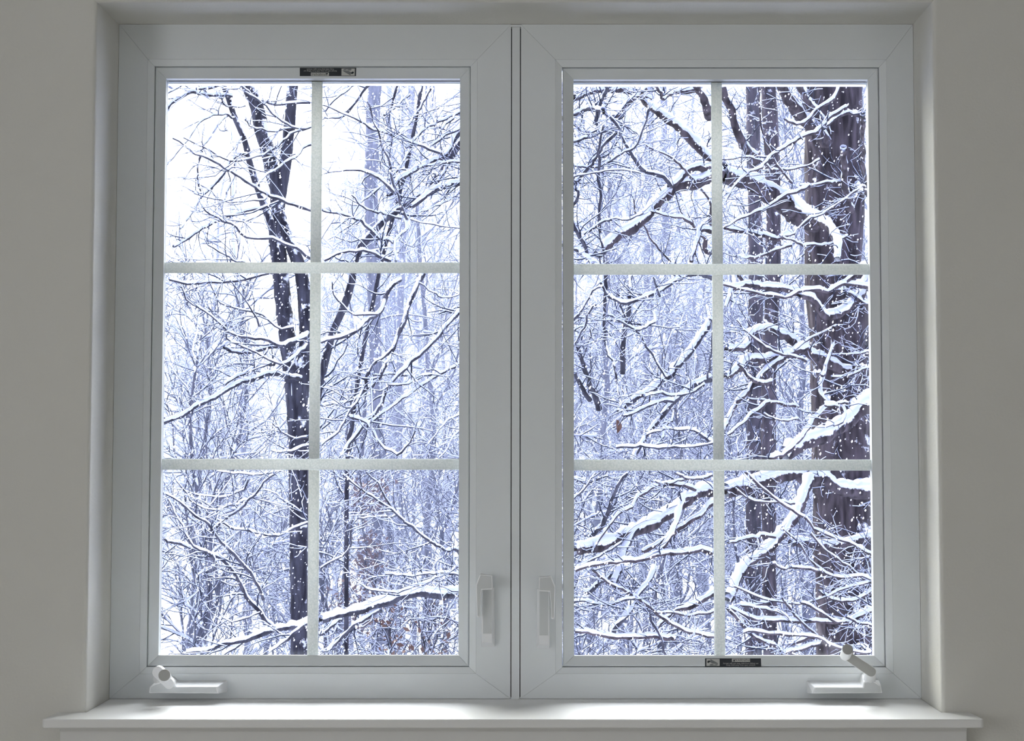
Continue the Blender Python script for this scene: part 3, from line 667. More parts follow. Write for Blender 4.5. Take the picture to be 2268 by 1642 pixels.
BIG = [  # limbs of the massive tree at the right
 ('H', 36, 24, 7.2, 6.2, 26, [820,1240, 700,1180, 560,1070, 430,990, 250,880, 130,850, 20,820]),
 ('G', 26, 15, 6.2, 5.6, 26, [1250,850, 1190,840, 1130,880, 1070,910, 900,950, 800,1010, 720,1080, 640,1170, 560,1250, 430,1330, 300,1430, 230,1510]),
 ('G', 20, 14, 6.2, 6.6, 24, [1240,740, 1190,700, 1130,660, 1050,580, 970,490, 920,430, 830,350, 740,260, 690,210, 620,150]),
 ('G', 15, 11, 6.2, 5.8, 16, [1190,800, 1130,775, 1060,775, 950,850, 860,910]),
 ('G', 15, 10, 6.8, 6.4, 6, [1190,340, 1150,220, 1090,100, 1070,60]),
 ('G', 9, 4, 6.8, 6.2, 20, [1090,90, 960,110, 870,130, 810,200, 760,150, 690,90]),
 ('G', 11, 8, 6.6, 6.0, 20, [690,200, 620,150, 560,100, 450,80, 330,95, 180,150, 40,220]),
 ('G', 10, 7, 6.6, 6.0, 20, [640,130, 560,190, 470,240, 380,330]),
 ('G', 5, 3, 6.0, 5.6, 8, [1070,910, 960,830, 850,710, 740,620, 660,550]),
 ('G', 6, 2.5, 6.0, 5.7, 14, [1050,1290, 940,1240, 800,1150, 700,1110]),
 ('G', 6, 4, 6.4, 6.0, 6, [1190,1260, 1180,1080, 1130,930]),
 ('G', 9, 7, 6.2, 5.9, 18, [1210,1300, 1110,1295, 1070,1400, 1040,1560]),
 ('G', 9, 6, 6.2, 6.0, 8, [1190,1500, 1150,1460, 1170,1390, 1110,1320]),
 ('G', 4, 2, 6.0, 5.7, 4, [860,1580, 700,1380, 600,1220, 560,1150, 555,1010]),
 ('G', 4, 2, 6.0, 5.7, 6, [920,980, 980,1100, 1070,1260]),
 ('H', 15, 12, 7.2, 6.6, 20, [360,780, 300,680, 260,640, 200,500, 130,300, 40,70]),
 ('H', 22, 18, 7.2, 6.8, 12, [930,560, 840,420, 740,350, 640,240, 540,100, 500,30]),
 ('H', 19, 12, 6.8, 6.0, 26, [620,980, 700,1070, 780,1180, 900,1300, 970,1400, 985,1560]),
 ('H', 12, 10, 7.3, 6.6, 24, [940,430, 870,350, 780,230, 700,130, 660,60]),
 ('H', 7, 3, 6.2, 5.6, 15, [1110,230, 960,330, 860,430, 770,500, 640,590, 470,700, 330,820, 240,860, 120,960, 50,1080]),
 ('H', 7, 4, 6.2, 5.8, 15, [1020,70, 1000,170, 900,240, 800,310, 720,370, 640,390, 570,350]),
 ('H', 5, 3, 6.1, 5.7, 13, [1210,940, 1100,1020, 960,1110, 850,1180, 770,1200, 700,1260, 640,1330, 520,1350]),
 ('H', 6, 3, 6.0, 5.6, 15, [760,930, 700,970, 600,1000, 480,1070, 300,1160, 50,1270]),
 ('H', 8, 6, 6.2, 5.9, 24, [640,1320, 520,1350, 420,1325, 240,1310, 50,1290]),
 ('H', 5, 3, 6.0, 5.8, 13, [1120,1320, 940,1390, 760,1410, 640,1415, 520,1380]),
 ('H', 5, 3, 6.0, 5.8, 13, [620,1435, 500,1460, 400,1500, 260,1530, 160,1520]),
 ('H', 4, 2.5, 6.2, 5.8, 12, [860,690, 720,730, 560,755, 440,750, 300,690, 40,720]),
 ('H', 4, 2.5, 6.0, 5.8, 10, [620,890, 520,790, 430,640, 380,470, 350,200, 365,60]),
 ('H', 12, 9, 6.6, 6.2, 22, [1150,1130, 1090,980, 1050,820, 1040,640]),
 ('H', 9, 8, 6.6, 6.2, 14, [1270,950, 1230,760, 1210,480, 1200,360]),
 ('H', 8, 5, 6.6, 6.2, 18, [1200,340, 1080,325, 980,370, 900,430]),
 ('H', 5, 3, 6.4, 6.2, 14, [1030,890, 900,930, 800,940, 720,900]),
 ('J', 17, 9, 7.0, 6.0, 22, [1070,850, 900,770, 800,715, 660,640, 560,570, 470,510, 350,505, 260,545, 230,600, 190,660, 60,680]),
 ('J', 14, 10, 6.6, 5.9, 22, [720,660, 600,700, 480,735, 360,745, 240,765, 180,830, 50,900]),
 ('J', 11, 8, 6.5, 5.9, 5, [520,740, 430,830, 340,930, 220,1060, 130,1200, 60,1330]),
 ('J', 16, 10, 6.4, 5.8, 34, [1220,60, 1180,180, 1130,280, 1040,340, 940,390, 830,400, 790,330, 740,260, 650,235]),
 ('J', 10, 4, 6.0, 5.6, 20, [1225,170, 1060,155, 950,160, 860,205, 760,210, 640,220, 540,275, 400,245, 200,190, 50,140]),
 ('J', 9, 6, 6.2, 5.9, 26, [1220,330, 1120,250, 1000,200, 900,180, 1000,140, 1100,80]),
 ('J', 10, 6, 6.0, 5.7, 28, [660,215, 540,200, 400,190, 260,165, 180,190, 90,230, 60,330]),
 ('J', 8, 6, 6.0, 5.8, 6, [230,170, 210,120, 180,60]),
 ('J', 7, 7, 6.0, 5.5, 22, [940,480, 930,600, 915,720, 880,880, 830,1000, 880,1110, 760,1220, 680,1310, 620,1400, 540,1500, 380,1550]),
 ('J', 6, 3, 5.7, 5.4, 16, [880,1115, 950,1140, 1000,1170, 1000,1260, 940,1290]),
 ('J', 5, 3, 5.7, 5.4, 14, [880,1110, 960,1090, 1050,1115]),
 ('J', 5, 3, 5.7, 5.4, 14, [880,880, 820,860, 740,880]),
 ('J', 26, 22, 6.6, 6.0, 40, [1235,1110, 1100,1240, 1000,1310, 900,1370, 780,1430, 650,1480, 540,1540]),
 ('J', 5, 3, 6.0, 5.6, 13, [720,770, 600,735, 450,695, 350,640, 250,570, 160,430]),
 ('J', 7, 4, 6.0, 5.6, 15, [430,940, 330,930, 240,880, 170,790]),
 ('J', 4, 3, 6.2, 6.0, 10, [1230,700, 1080,710, 970,720]),
 ('J', 6, 3, 6.2, 6.0, 11, [1230,800, 1160,810, 1040,880, 920,895]),
 ('J', 4, 2, 6.2, 5.8, 11, [660,1240, 520,1250, 420,1230, 380,1190]),
 ('J', 6, 4, 6.4, 6.2, 9, [660,1130, 480,1090, 350,1080, 240,1070]),
 ('J', 5, 3, 6.2, 5.9, 7, [960,490, 860,540, 700,620, 620,680]),
 ('J', 7, 3, 6.0, 5.8, 13, [430,1100, 300,1200, 180,1290, 60,1370]),
 ('L', 22, 22, 7.0, 6.2, 36, [1280,200, 1130,210, 1000,180, 850,125, 740,110, 600,70, 420,110, 250,180, 70,235]),
 ('K', 18, 17, 6.2, 5.4, 34, [1195,240, 1100,230, 1020,280, 860,400, 740,470, 640,530, 440,620, 230,685, 50,700]),
 ('L', 19, 14, 6.4, 5.6, 34, [740,120, 700,220, 660,340, 600,480, 520,600, 400,720, 260,810, 190,900, 130,1010, 70,1130]),
 ('L', 15, 13, 7.0, 6.6, 18, [1280,570, 1150,590, 1000,640, 860,650, 720,630, 600,650]),
 ('L', 6, 4, 5.8, 5.4, 17, [1280,750, 1150,670, 1010,600, 820,530, 720,440, 540,330, 380,190, 230,60]),
 ('L', 6, 3, 5.8, 5.5, 16, [1270,985, 1180,920, 970,920, 850,860, 720,730, 660,630, 560,540]),
 ('L', 6, 3, 5.8, 5.5, 15, [1280,1000, 1180,940, 1050,850, 900,740, 840,660, 780,570]),
 ('L', 5, 3, 5.7, 5.4, 15, [1270,990, 1150,1010, 1000,1060, 850,1110, 700,1135, 560,1130, 400,1110, 240,1060, 120,1000]),
 ('L', 9, 5, 5.8, 5.3, 20, [1285,1160, 1190,1210, 1080,1280, 1030,1310, 900,1300, 780,1280, 600,1300, 450,1305, 250,1270, 80,1180]),
 ('L', 6, 5, 5.6, 5.2, 14, [640,1580, 500,1530, 310,1430, 200,1330, 80,1190]),
 ('L', 7, 4, 5.6, 5.2, 18, [1285,1550, 1050,1490, 920,1440, 800,1400, 560,1390, 330,1385, 200,1390]),
 ('L', 5, 3, 5.6, 5.3, 9, [800,1410, 700,1300, 620,1190, 540,1100]),
 ('L', 5, 3, 5.6, 5.3, 13, [850,870, 700,860, 560,850, 440,815]),
 ('L', 5, 2.5, 5.8, 5.5, 14, [620,310, 520,320, 420,325, 300,320, 220,270, 155,195]),
 ('L', 6, 4, 5.9, 5.6, 15, [480,590, 380,590, 240,610, 70,640]),
 ('L', 6, 4, 5.8, 5.5, 18, [1285,1060, 1200,1110, 1060,1140, 960,1120, 850,1050]),
 ('L', 5, 4, 5.8, 5.5, 16, [1290,1300, 1150,1300, 1090,1275]),
 ('L', 6, 4, 5.7, 5.4, 15, [1080,1290, 960,1270, 800,1200, 700,1150]),
 ('L', 7, 5, 5.6, 5.3, 18, [600,1490, 780,1440, 850,1480, 700,1520, 520,1560]),
 ('L', 5, 4, 5.6, 5.3, 14, [430,1150, 300,1160, 190,1150, 330,1170, 520,1210, 600,1290]),
 ('K', 10, 8, 6.2, 5.8, 10, [1190,310, 1080,410, 980,480, 900,530, 750,640, 620,730]),
 ('K', 10, 8, 5.8, 5.4, 26, [1020,260, 960,290, 910,380, 870,480, 820,600, 740,710]),
 ('K', 9, 5, 5.6, 5.2, 20, [1195,745, 1100,710, 1000,700, 880,705, 760,725, 560,780, 420,805, 300,820, 180,840, 50,870]),
 ('K', 6, 4, 5.6, 5.2, 15, [1200,1425, 1100,1400, 1000,1375, 880,1330, 780,1270, 660,1195, 520,1100, 420,1040, 300,950, 190,850]),
 ('K', 10, 8, 6.0, 5.8, 14, [1200,1040, 1140,1090, 1040,1170, 900,1230, 820,1290, 740,1350]),
 ('K', 8, 6, 5.6, 5.2, 16, [870,1425, 740,1410, 600,1420, 500,1430, 400,1445, 300,1440, 180,1405, 50,1390]),
 ('K', 5, 3, 5.7, 5.4, 12, [1200,1220, 1090,1235, 960,1270, 850,1240, 740,1240, 660,1200]),
 ('K', 7, 4, 5.8, 5.4, 13, [1060,205, 980,180, 900,170, 800,170, 700,200, 600,270, 540,340, 440,380, 350,450, 230,620, 190,720]),
 ('K', 5, 3, 5.7, 5.4, 13, [1190,85, 1100,110, 960,130, 880,70]),
 ('K', 4, 2.5, 5.7, 5.4, 11, [960,130, 850,165, 760,165, 680,140]),
]
MID = [  # limbs that reach the right window from the tree behind the middle
 ('G', 9, 6, 5.4, 5.0, 18, [30,315, 90,280, 150,260, 230,270, 290,305]),
 ('G', 7, 4, 5.4, 5.0, 14, [30,585, 100,560, 180,525, 240,470, 330,430]),
 ('G', 5, 3, 5.2, 4.8, 13, [30,690, 150,715, 280,710, 400,640, 500,590, 580,540, 650,410, 680,260]),
 ('G', 8, 5, 5.3, 4.9, 9, [30,930, 120,840, 210,690, 280,590, 400,480]),
 ('G', 8, 5, 5.3, 4.9, 8, [210,420, 240,310, 280,200, 310,90]),
 ('G', 8, 4, 5.2, 4.9, 9, [850,930, 820,860, 740,810, 650,790, 580,720, 480,600, 440,520, 400,430, 340,350]),
 ('G', 6, 3, 5.2, 4.9, 11, [340,350, 410,400, 500,430, 600,500]),
 ('G', 4.5, 2.5, 5.2, 4.9, 10, [30,880, 150,850, 250,820, 440,760, 620,790]),
 ('G', 6, 4, 5.1, 5.1, 0, [318,1600, 295,1300, 290,1000, 270,850, 262,730, 265,600, 290,440]),
 ('G', 4.5, 2.5, 5.2, 4.9, 11, [140,1335, 200,1290, 300,1230, 480,1210, 620,1175]),
 ('G', 7, 5, 5.2, 4.9, 9, [170,1560, 100,1400, 60,1280, 40,1130, 80,1010, 60,960]),
 ('G', 11, 8, 5.3, 5.1, 16, [30,1460, 90,1500, 150,1545, 200,1600]),
 ('G', 5, 3, 5.3, 5.1, 8, [30,375, 100,410, 190,435, 290,420, 380,390, 470,340]),
 ('I', 9, 4, 5.6, 5.0, 18, [1160,105, 1060,88, 950,100, 880,140, 800,190, 730,245, 640,270, 500,290, 350,230, 260,110]),
 ('I', 5, 3, 5.2, 5.0, 5, [735,235, 710,160, 680,80]),
 ('I', 6, 3, 5.2, 5.1, 3, [300,80, 300,250, 295,450, 310,650, 370,790, 390,1030, 415,1140]),
 ('I', 6, 4, 5.2, 5.0, 9, [40,430, 130,310, 190,200, 280,150]),
 ('I', 6, 3, 5.2, 5.0, 9, [40,625, 100,500, 150,380, 220,310]),
 ('I', 4.5, 2, 5.2, 5.0, 12, [50,495, 100,470, 160,460, 200,560, 170,500]),
 ('I', 5, 4, 5.3, 5.1, 13, [390,1460, 560,1450, 800,1460, 1000,1450, 1170,1430]),
 ('I', 5, 3, 5.3, 5.1, 13, [1160,1425, 1020,1360, 900,1335, 800,1320, 640,1360]),
 ('I', 14, 10, 6.2, 5.8, 14, [1160,430, 1080,540, 1000,650, 880,800, 800,900, 700,980, 600,1050, 480,1120, 400,1180]),
 ('I', 12, 8, 6.2, 5.8, 13, [1130,915, 1000,975, 900,1050, 830,1130, 740,1240, 650,1360, 580,1470, 520,1570]),
 ('I', 6, 4, 5.8, 5.6, 18, [850,1100, 760,1085, 640,1115, 540,1180, 430,1210]),
 ('I', 5, 3, 5.9, 5.7, 14, [1110,950, 1000,1010, 850,1030, 700,1020, 600,1060]),
 ('I', 5, 3, 5.8, 5.6, 6, [840,1150, 820,1240, 770,1280, 760,1360, 700,1460]),
 ('I', 5, 3, 5.6, 5.3, 5, [790,900, 720,760, 630,640, 570,560, 480,430, 390,260]),
 ('I', 5, 3, 5.6, 5.3, 12, [690,370, 720,450, 640,500, 570,520, 480,500, 310,400]),
 ('I', 10, 7, 6.4, 6.4, 3, [450,860, 440,700, 460,490, 480,380, 500,160, 500,60]),
 ('I', 11, 5, 6.4, 6.2, 3, [250,1150, 180,950, 130,790, 70,620, 45,450]),
 ('I', 9, 6, 6.4, 6.2, 3, [160,1080, 100,960, 45,860]),
 ('I', 4, 2.5, 5.4, 5.2, 2, [1110,900, 1120,750, 1140,520, 1150,440]),
 ('K', 9, 5, 5.6, 5.3, 8, [160,640, 230,560, 290,450, 350,300, 400,180, 480,70]),
 ('K', 5, 3, 5.4, 5.2, 13, [40,780, 160,765, 260,745, 350,700, 440,640]),
 ('K', 12, 10, 5.6, 5.3, 34, [560,530, 520,560, 480,640, 450,730, 420,850, 370,980]),
 ('K', 9, 8, 5.6, 5.4, 20, [700,850, 690,900, 620,1000, 560,1080]),
 ('K', 6, 4, 5.4, 5.2, 13, [50,1080, 160,1095, 330,1130, 460,1100, 560,1110]),
 ('K', 10, 8, 5.6, 5.4, 22, [520,1130, 480,1210, 430,1290, 370,1400]),
 ('K', 8, 6, 5.6, 5.4, 16, [150,1050, 250,970, 360,900]),
 ('K', 5, 4, 5.5, 5.3, 3, [810,1580, 780,1450, 700,1320, 660,1200]),
 ('K', 4, 3, 5.5, 5.3, 12, [50,120, 120,170, 210,140, 330,95]),
 ('K', 6, 3, 5.5, 5.3, 10, [40,250, 130,170, 220,70]),
]
allc = {}
def build_tree(root, rows, trunk_px=None, trunkY=None, mt=M_bark, spacing=0.045, ln=0.30, wob=0.004, tw=M_twig, tsd=0.0036, attach=None):
    Cs, Rs = [], []
    for pan, w0, w1, Y0, Y1, sn, flat in rows:
        px = to_px(pan, flat)
        if attach:
            x, y = px[0]; lo, hi, tx, tY = attach
            if lo <= x <= hi and abs(tx - x) > 12:
                sl = (px[0][1] - px[1][1]) / (px[0][0] - px[1][0] + 1e-6); sl = max(-.6, min(.6, sl))
                d = tx - x; p = line3(px, Y0, Y1)
                e1 = P(x + d * .55, y + sl * d * .55, Y0 + (tY - Y0) * .5); e2 = P(tx, y + sl * d * .8, tY)
                p = np.vstack([[tuple(e2), tuple(e1)], p])
            else: p = line3(px, Y0, Y1)
        else: p = line3(px, Y0, Y1)
        # gentle swing in depth so that the branch is bent in every direction
        a, b = rng.uniform(-.12, .12), rng.uniform(0, 6)
        L = len(p); p[:, 1] += a * np.sin(np.linspace(0, 4, L) + b)
        # undo the picture shift caused by the swing is not needed: it is a few pixels
        k = (Y0 - EYE.y) / F
        fk = 1.32 if w0 >= 7 else 1.3
        c, r = limb('branch', p, w0 * k / 2 * fk, w1 * k / 2 * fk, mt, root, sn * 0.001 * (0.58 if w0 < 7 else .62), wob, 9 if w0 > 8 else 6)
        Cs.append(c); Rs.append(r)
    s1 = sprout(Cs, Rs, spacing, ln, rmax=0.0042, rmin=0.0019)
    sel = rng.permutation(len(s1[0]))
    s2 = sprout(list(s1[0]), list(s1[1]), 0.075, 0.12, rmin=0.0013, N=4, rad=.6, rmax=.0024)
    twigs(root, [s1, s2], tw, tsd)
    return Cs, Rs

# massive tree on the right
t = empty('snowy_tree', (P(1862, 1000, 7.2).x, 7.2, gz(P(1862, 1000, 7.2).x, 7.2))); tag(t, 'massive dark brown snow-flecked trunk with thick snow-laden limbs', 'tree')
big_trunk(t, 'trunk', [(1886, 1450), (1876, 1240), (1868, 1000), (1862, 820), (1856, 700), (1846, 580), (1848, 400), (1845, 190)], 7.5, 158, 112, M_barkbig, sides=28)
build_tree(t, BIG, mt=M_barkbig, attach=(1905, 1960, 1890, 7.5), spacing=.12)
# tree behind the middle of the window
xm = P(1140, 1000, 5.7).x
t = empty('snowy_tree', (xm, 5.7, gz(xm, 5.7))); tag(t, 'leafless tree standing behind the middle mullion, snowy branches reaching both ways', 'tree')
big_trunk(t, 'trunk', [(1150, 1450), (1142, 1000), (1136, 600), (1140, 190)], 5.7, 92, 60, M_bark, sides=18)
build_tree(t, CENTER, attach=(1000, 1020, 1140, 5.7), spacing=.075)
t2 = empty('snowy_tree', (P(1190, 1000, 6.4).x, 6.4, gz(xm, 6.4))); tag(t2, 'leafless tree with long snowy branches crossing the left half of the right window', 'tree')
big_trunk(t2, 'trunk', [(1188, 1450), (1196, 1000), (1200, 600), (1192, 190)], 6.4, 60, 40, M_bark, sides=16)
build_tree(t2, MID, attach=(1260, 1276, 1194, 6.4), spacing=.07)
# forked tree of the left window
xf = P(662, 1000, 9).x
t = empty('snowy_tree', (xf, 9, gz(xf, 9))); tag(t, 'dark forked tree dividing into several stems behind the left window', 'tree')
big_trunk(t, 'trunk', [(668, 1450), (666, 1250), (664, 1040), (662, 950), (655, 850)], 9.0, 44, 50, M_bark, upx=0)
big_trunk(t, 'stem', [(654, 880), (640, 780), (628, 680), (621, 600), (614, 540)], 9.0, 36, 36, M_bark, down=False, upx=0)
big_trunk(t, 'stem', [(668, 880), (676, 780), (676, 690), (668, 610), (652, 560), (636, 520), (618, 470)], 9.0, 32, 26, M_bark, down=False, upx=0)
big_trunk(t, 'stem', [(614, 545), (613, 480), (616, 430), (606, 390), (594, 340), (580, 290), (566, 225), (545, 180)], 9.0, 36, 22, M_bark, down=False, upx=2)
big_trunk(t, 'stem', [(620, 440), (630, 380), (637, 320), (643, 260), (648, 190)], 9.0, 26, 22, M_bark, down=False, upx=2)
big_trunk(t, 'stem', [(612, 560), (598, 490), (575, 430), (556, 370), (541, 310), (520, 260), (505, 215), (496, 190)], 8.8, 17, 9, M_bark, down=False, upx=.5)
build_tree(t, FORK, spacing=.10, ln=.35, tsd=.0045)
# leaning stems of the left window
def stem_tree(label, px, Y, w0, w1, mt, name='snowy_tree', tsp=.12, ln=.5, snow=0.004, Y1=None, fill=M_twig):
    x, z = pxy(*px[0], Y); r = empty(name, (x, Y, gz(x, Y))); tag(r, label, 'tree')
    c, rr_ = big_trunk(r, 'trunk', px, Y, w0, w1, mt, upx=1.5, sides=12, snow=snow, Y1=Y1)
    if tsp:
        s1 = sprout([c], [rr_], tsp, ln, rad=.3, rmin=.003, rmax=.008, N=7, skip=.35); s2 = sprout(list(s1[0]), list(s1[1]), .09, .2, rmin=.002, N=5)
        twigs(r, [s1, s2], fill, .007)
    return r
stem_tree('leaning dark stem slanting up to the right beside the left window\'s grille bar', [(690, 1100), (700, 900), (713, 834), (735, 740), (762, 680), (783, 610), (790, 560), (860, 480), (945, 425), (1010, 330)], 8.0, 22, 14, M_bark, tsp=.15)
stem_tree('slim stem leaning right in the middle of the left window', [(768, 1100), (780, 940), (800, 800), (822, 690), (850, 560)], 8.4, 11, 8, M_bark, tsp=.2)
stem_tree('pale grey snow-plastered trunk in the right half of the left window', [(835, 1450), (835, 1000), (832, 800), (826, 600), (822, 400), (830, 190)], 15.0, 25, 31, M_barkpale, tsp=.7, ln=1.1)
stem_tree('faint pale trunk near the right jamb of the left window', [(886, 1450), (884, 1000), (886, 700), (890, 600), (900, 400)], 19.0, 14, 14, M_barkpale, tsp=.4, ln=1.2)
stem_tree('straight dark trunk in front of the giant tree\'s left flank, seen in upper panes', [(1706, 1450), (1702, 1000), (1705, 760), (1712, 600), (1712, 400), (1702, 190)], 10.3, 32, 34, M_barkbig, tsp=.3, ln=.8)
stem_tree('second straight dark trunk close to the right window\'s grille bar', [(1667, 1450), (1668, 1200), (1670, 1000), (1672, 800), (1674, 600), (1668, 190)], 11.0, 38, 28, M_barkbig, tsp=.3, ln=.8)
for lb, px, Y, w0, w1 in (
    ('hazy pale trunk behind the left panes of the right window', [(1375, 1450), (1372, 1000), (1368, 750), (1362, 500)], 22, 12, 10),
    ('hazy grey trunk near the middle of the left panes of the right window', [(1432, 1450), (1430, 1000), (1431, 760), (1433, 600), (1436, 400)], 20, 16, 13),
    ('hazy grey trunk beside the centre grille bar of the right window', [(1494, 1450), (1490, 1000), (1483, 760), (1478, 600), (1470, 350)], 19, 18, 15),
    ('broad hazy trunk low beside the right window\'s grille bar', [(1500, 1450), (1503, 1300), (1500, 1000)], 17, 20, 14),
    ('slim grey trunk among brown leaves low in the left window', [(752, 1420), (758, 1340), (768, 1240), (775, 1180)], 15, 15, 9),
    ('grey trunk rising from the left window\'s lower right pane', [(871, 1400), (868, 1300), (865, 1200), (860, 1150)], 16, 13, 9),
    ('thin dark trunk to the right of the low brown leaves', [(918, 1400), (917, 1260), (915, 1180)], 17, 11, 9),
    ('thin leaning trunk low by the left window\'s right jamb', [(988, 1400), (985, 1260), (978, 1190), (990, 1150)], 15, 12, 9),
    ('dark slim trunk low behind the vertical grille bar of the left window', [(723, 1400), (718, 1330), (712, 1280)], 13, 14, 11),
    ('hazy trunk low in the left window\'s lower left pane', [(548, 1450), (552, 1300), (546, 1180), (540, 1060)], 20, 15, 11)):
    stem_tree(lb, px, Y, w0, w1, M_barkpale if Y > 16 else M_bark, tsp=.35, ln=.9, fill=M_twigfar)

# ------------------------------------------------------------------ trees and saplings of the wood behind
def crown(h, r0, nb, lean, seed, spread, tw_sp, low=0.15, ln=0.55):
    """returns mesh datas (trunk+limbs, twigs, snow) of a bare tree with its foot at the origin"""
    global rng
    keep = rng; rng = np.random.default_rng(seed)
    n = 14; zz = np.linspace(0, h, n); c = np.stack([lean * zz + np.cumsum(rng.normal(0, .05, n)), np.cumsum(rng.normal(0, .05, n)), zz], 1)
    r = np.linspace(r0, r0 * .2, n); V0, Q0 = tube_arrays(c[None], r[None], 8)
    b = sprout([c], [r], h * (1 - low) / nb, spread, (0.6, 1.2), .1, .38, .008, 9, .05, skip=low, curl=.5)
    V1, Q1 = tube_arrays(*b, 5)
    s1 = sprout(list(b[0]), list(b[1]), tw_sp, ln, (0.4, 1.0), 0, .5, .0055, 6, .012, skip=.15)
    s2 = sprout(list(s1[0]), list(s1[1]), .16, .28, (0.4, 1.0), 0, .5, .004, 4, .006)
    out_ = []
    V = np.vstack([V0, V1]); Q = np.vstack([Q0, Q1 + len(V0)]); out_.append((V, Q))
    Vs = []; Qs = []; k = 0
    for p, r_ in (s1, s2):
        a_, q_ = tube_arrays(p, r_, 3); Vs.append(a_); Qs.append(q_ + k); k += len(a_)
    out_.append((np.vstack(Vs), np.vstack(Qs)))
    Vs = []; Qs = []; k = 0
    for (p, r_), d in ((b, .016), (s1, .006), (s2, .0035)):
        a_, q_ = snow_arrays(p, r_, d, 3, .3); Vs.append(a_); Qs.append(q_ + k); k += len(a_)
    out_.append((np.vstack(Vs), np.vstack(Qs)))
    rng = keep
    return out_
def proto(name, label, cat, group, *a, **k):
    T, W, S = crown(*a, **k)
    r = empty(name); tag(r, label, cat, group)
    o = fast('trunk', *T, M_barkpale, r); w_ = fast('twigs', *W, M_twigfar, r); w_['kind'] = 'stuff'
    s_ = fast('branch_snow', *S, M_snow, r); s_['kind'] = 'stuff'
    return r
def place(p, first, x, y, rz, s_):
    if first: r = p; 
    else:
        r = p.copy(); C.objects.link(r)
        for ch in p.children:
            c = ch.copy(); C.objects.link(c); c.parent = r
    r.location = (x, y, gz(x, y) - .02); r.rotation_euler = (0, 0, rz); r.scale = (s_,) * 3
    return r
G1 = 'bare trees of the snowbound wood'; G2 = 'snow-covered saplings of the undergrowth'
L1 = 'bare tree blurred by falling snow deep in the wood'; L2 = 'low snow-covered sapling tangle filling the wood floor'
tall = [proto('distant_tree', L1, 'tree', G1, 11, .085, 26, .03, 21, 2.6, .17, low=.12), proto('distant_tree', L1, 'tree', G1, 12, .10, 24, -.02, 22, 3.0, .18, low=.18),
        proto('distant_tree', L1, 'tree', G1, 9, .065, 26, .06, 23, 2.2, .15, low=.1)]
low_ = [proto('sapling', L2, 'sapling', G2, 3.6, .035, 22, .05, 31, 1.5, .10, low=.05, ln=.5), proto('sapling', L2, 'sapling', G2, 4.4, .045, 26, -.08, 32, 1.8, .11, low=.05, ln=.5),
        proto('sapling', L2, 'sapling', G2, 2.8, .03, 24, .0, 33, 1.4, .10, low=.03, ln=.45)]
brush = [proto('slender_tree', 'slender many-branched young tree veiled by falling snow', 'tree', 'slender young trees in the wood', 7.5, .05, 46, .02, 41, 2.4, .10, low=.2, ln=.7),
         proto('slender_tree', 'slender many-branched young tree veiled by falling snow', 'tree', 'slender young trees in the wood', 6.5, .045, 44, -.05, 42, 2.2, .10, low=.15, ln=.7)]
for i, (px, Y) in enumerate([(960, 16), (1300, 16), (1420, 18), (560, 27), (880, 26), (1280, 23), (1850, 26), (1560, 16), (1760, 15), (450, 24), (780, 21), (900, 20), (1000, 25), (1370, 24), (1460, 21),
                             (1660, 24), (1750, 22), (400, 30), (520, 34), (640, 29), (860, 31), (980, 33), (1320, 30), (1480, 32), (1600, 30), (1720, 33), (1900, 30)]):
    k = i % 2; place(brush[k], i < 2, (px - CX) / F * (Y - EYE.y), Y, rng.uniform(0, 6.28), rng.uniform(.85, 1.2))
# the wood goes on to both sides of what the window shows
for i, (x, y) in enumerate([(-6.5, 11), (-8.5, 13), (-7.2, 16), (-10.5, 15.5), (-9.5, 20), (-13, 19), (-12, 25), (-16.5, 24), (5.8, 13), (7.5, 16.5), (8.2, 21), (11, 24)]):
    place(brush[i % 2], False, x, y, i * 1.3, 1.0); place(low_[i % 3], False, x + 1.2, y + 1.5, i * 2.1, 1.0); place(low_[(i + 1) % 3], False, x - 1.0, y - 1.2, i * .7, 1.0)
# tall trees: (pixel column of the foot, distance)
spots = [(1290, 21), (1545, 24), (960, 22), (1760, 19), (900, 24), (1010, 28), (1330, 26), (1420, 30), (1560, 24), (1640, 28), (1800, 22), (740, 30), (830, 36), (640, 40), (560, 30), (450, 44), (380, 34), (1240, 38), (1480, 42), (1720, 40), (1900, 32), (1980, 18), (980, 46), (700, 50), (1350, 52), (1600, 54), (860, 56), (500, 58), (1830, 50), (420, 23)]
used = set()
for i, (px, Y) in enumerate(spots):
    k = i % 3; x = (px - CX) / F * (Y - EYE.y)
    place(tall[k], k not in used, x, Y, rng.uniform(0, 6.28), rng.uniform(.85, 1.15)); used.add(k)
used = set(); i = 0
for Y in (10.5, 12.5, 15, 18, 22, 27, 33, 40):
    half = 0.36 * (Y + 2.4); nx = int(7 + Y * .12)
    for j in range(nx):
        x = -half * .85 + (j + rng.uniform(.15, .85)) * (half * 1.55) / nx
        k = int(rng.integers(0, 3)); 
        place(low_[k], k not in used, x, Y + rng.uniform(-1, 1), rng.uniform(0, 6.28), rng.uniform(.75, 1.15)); used.add(k)

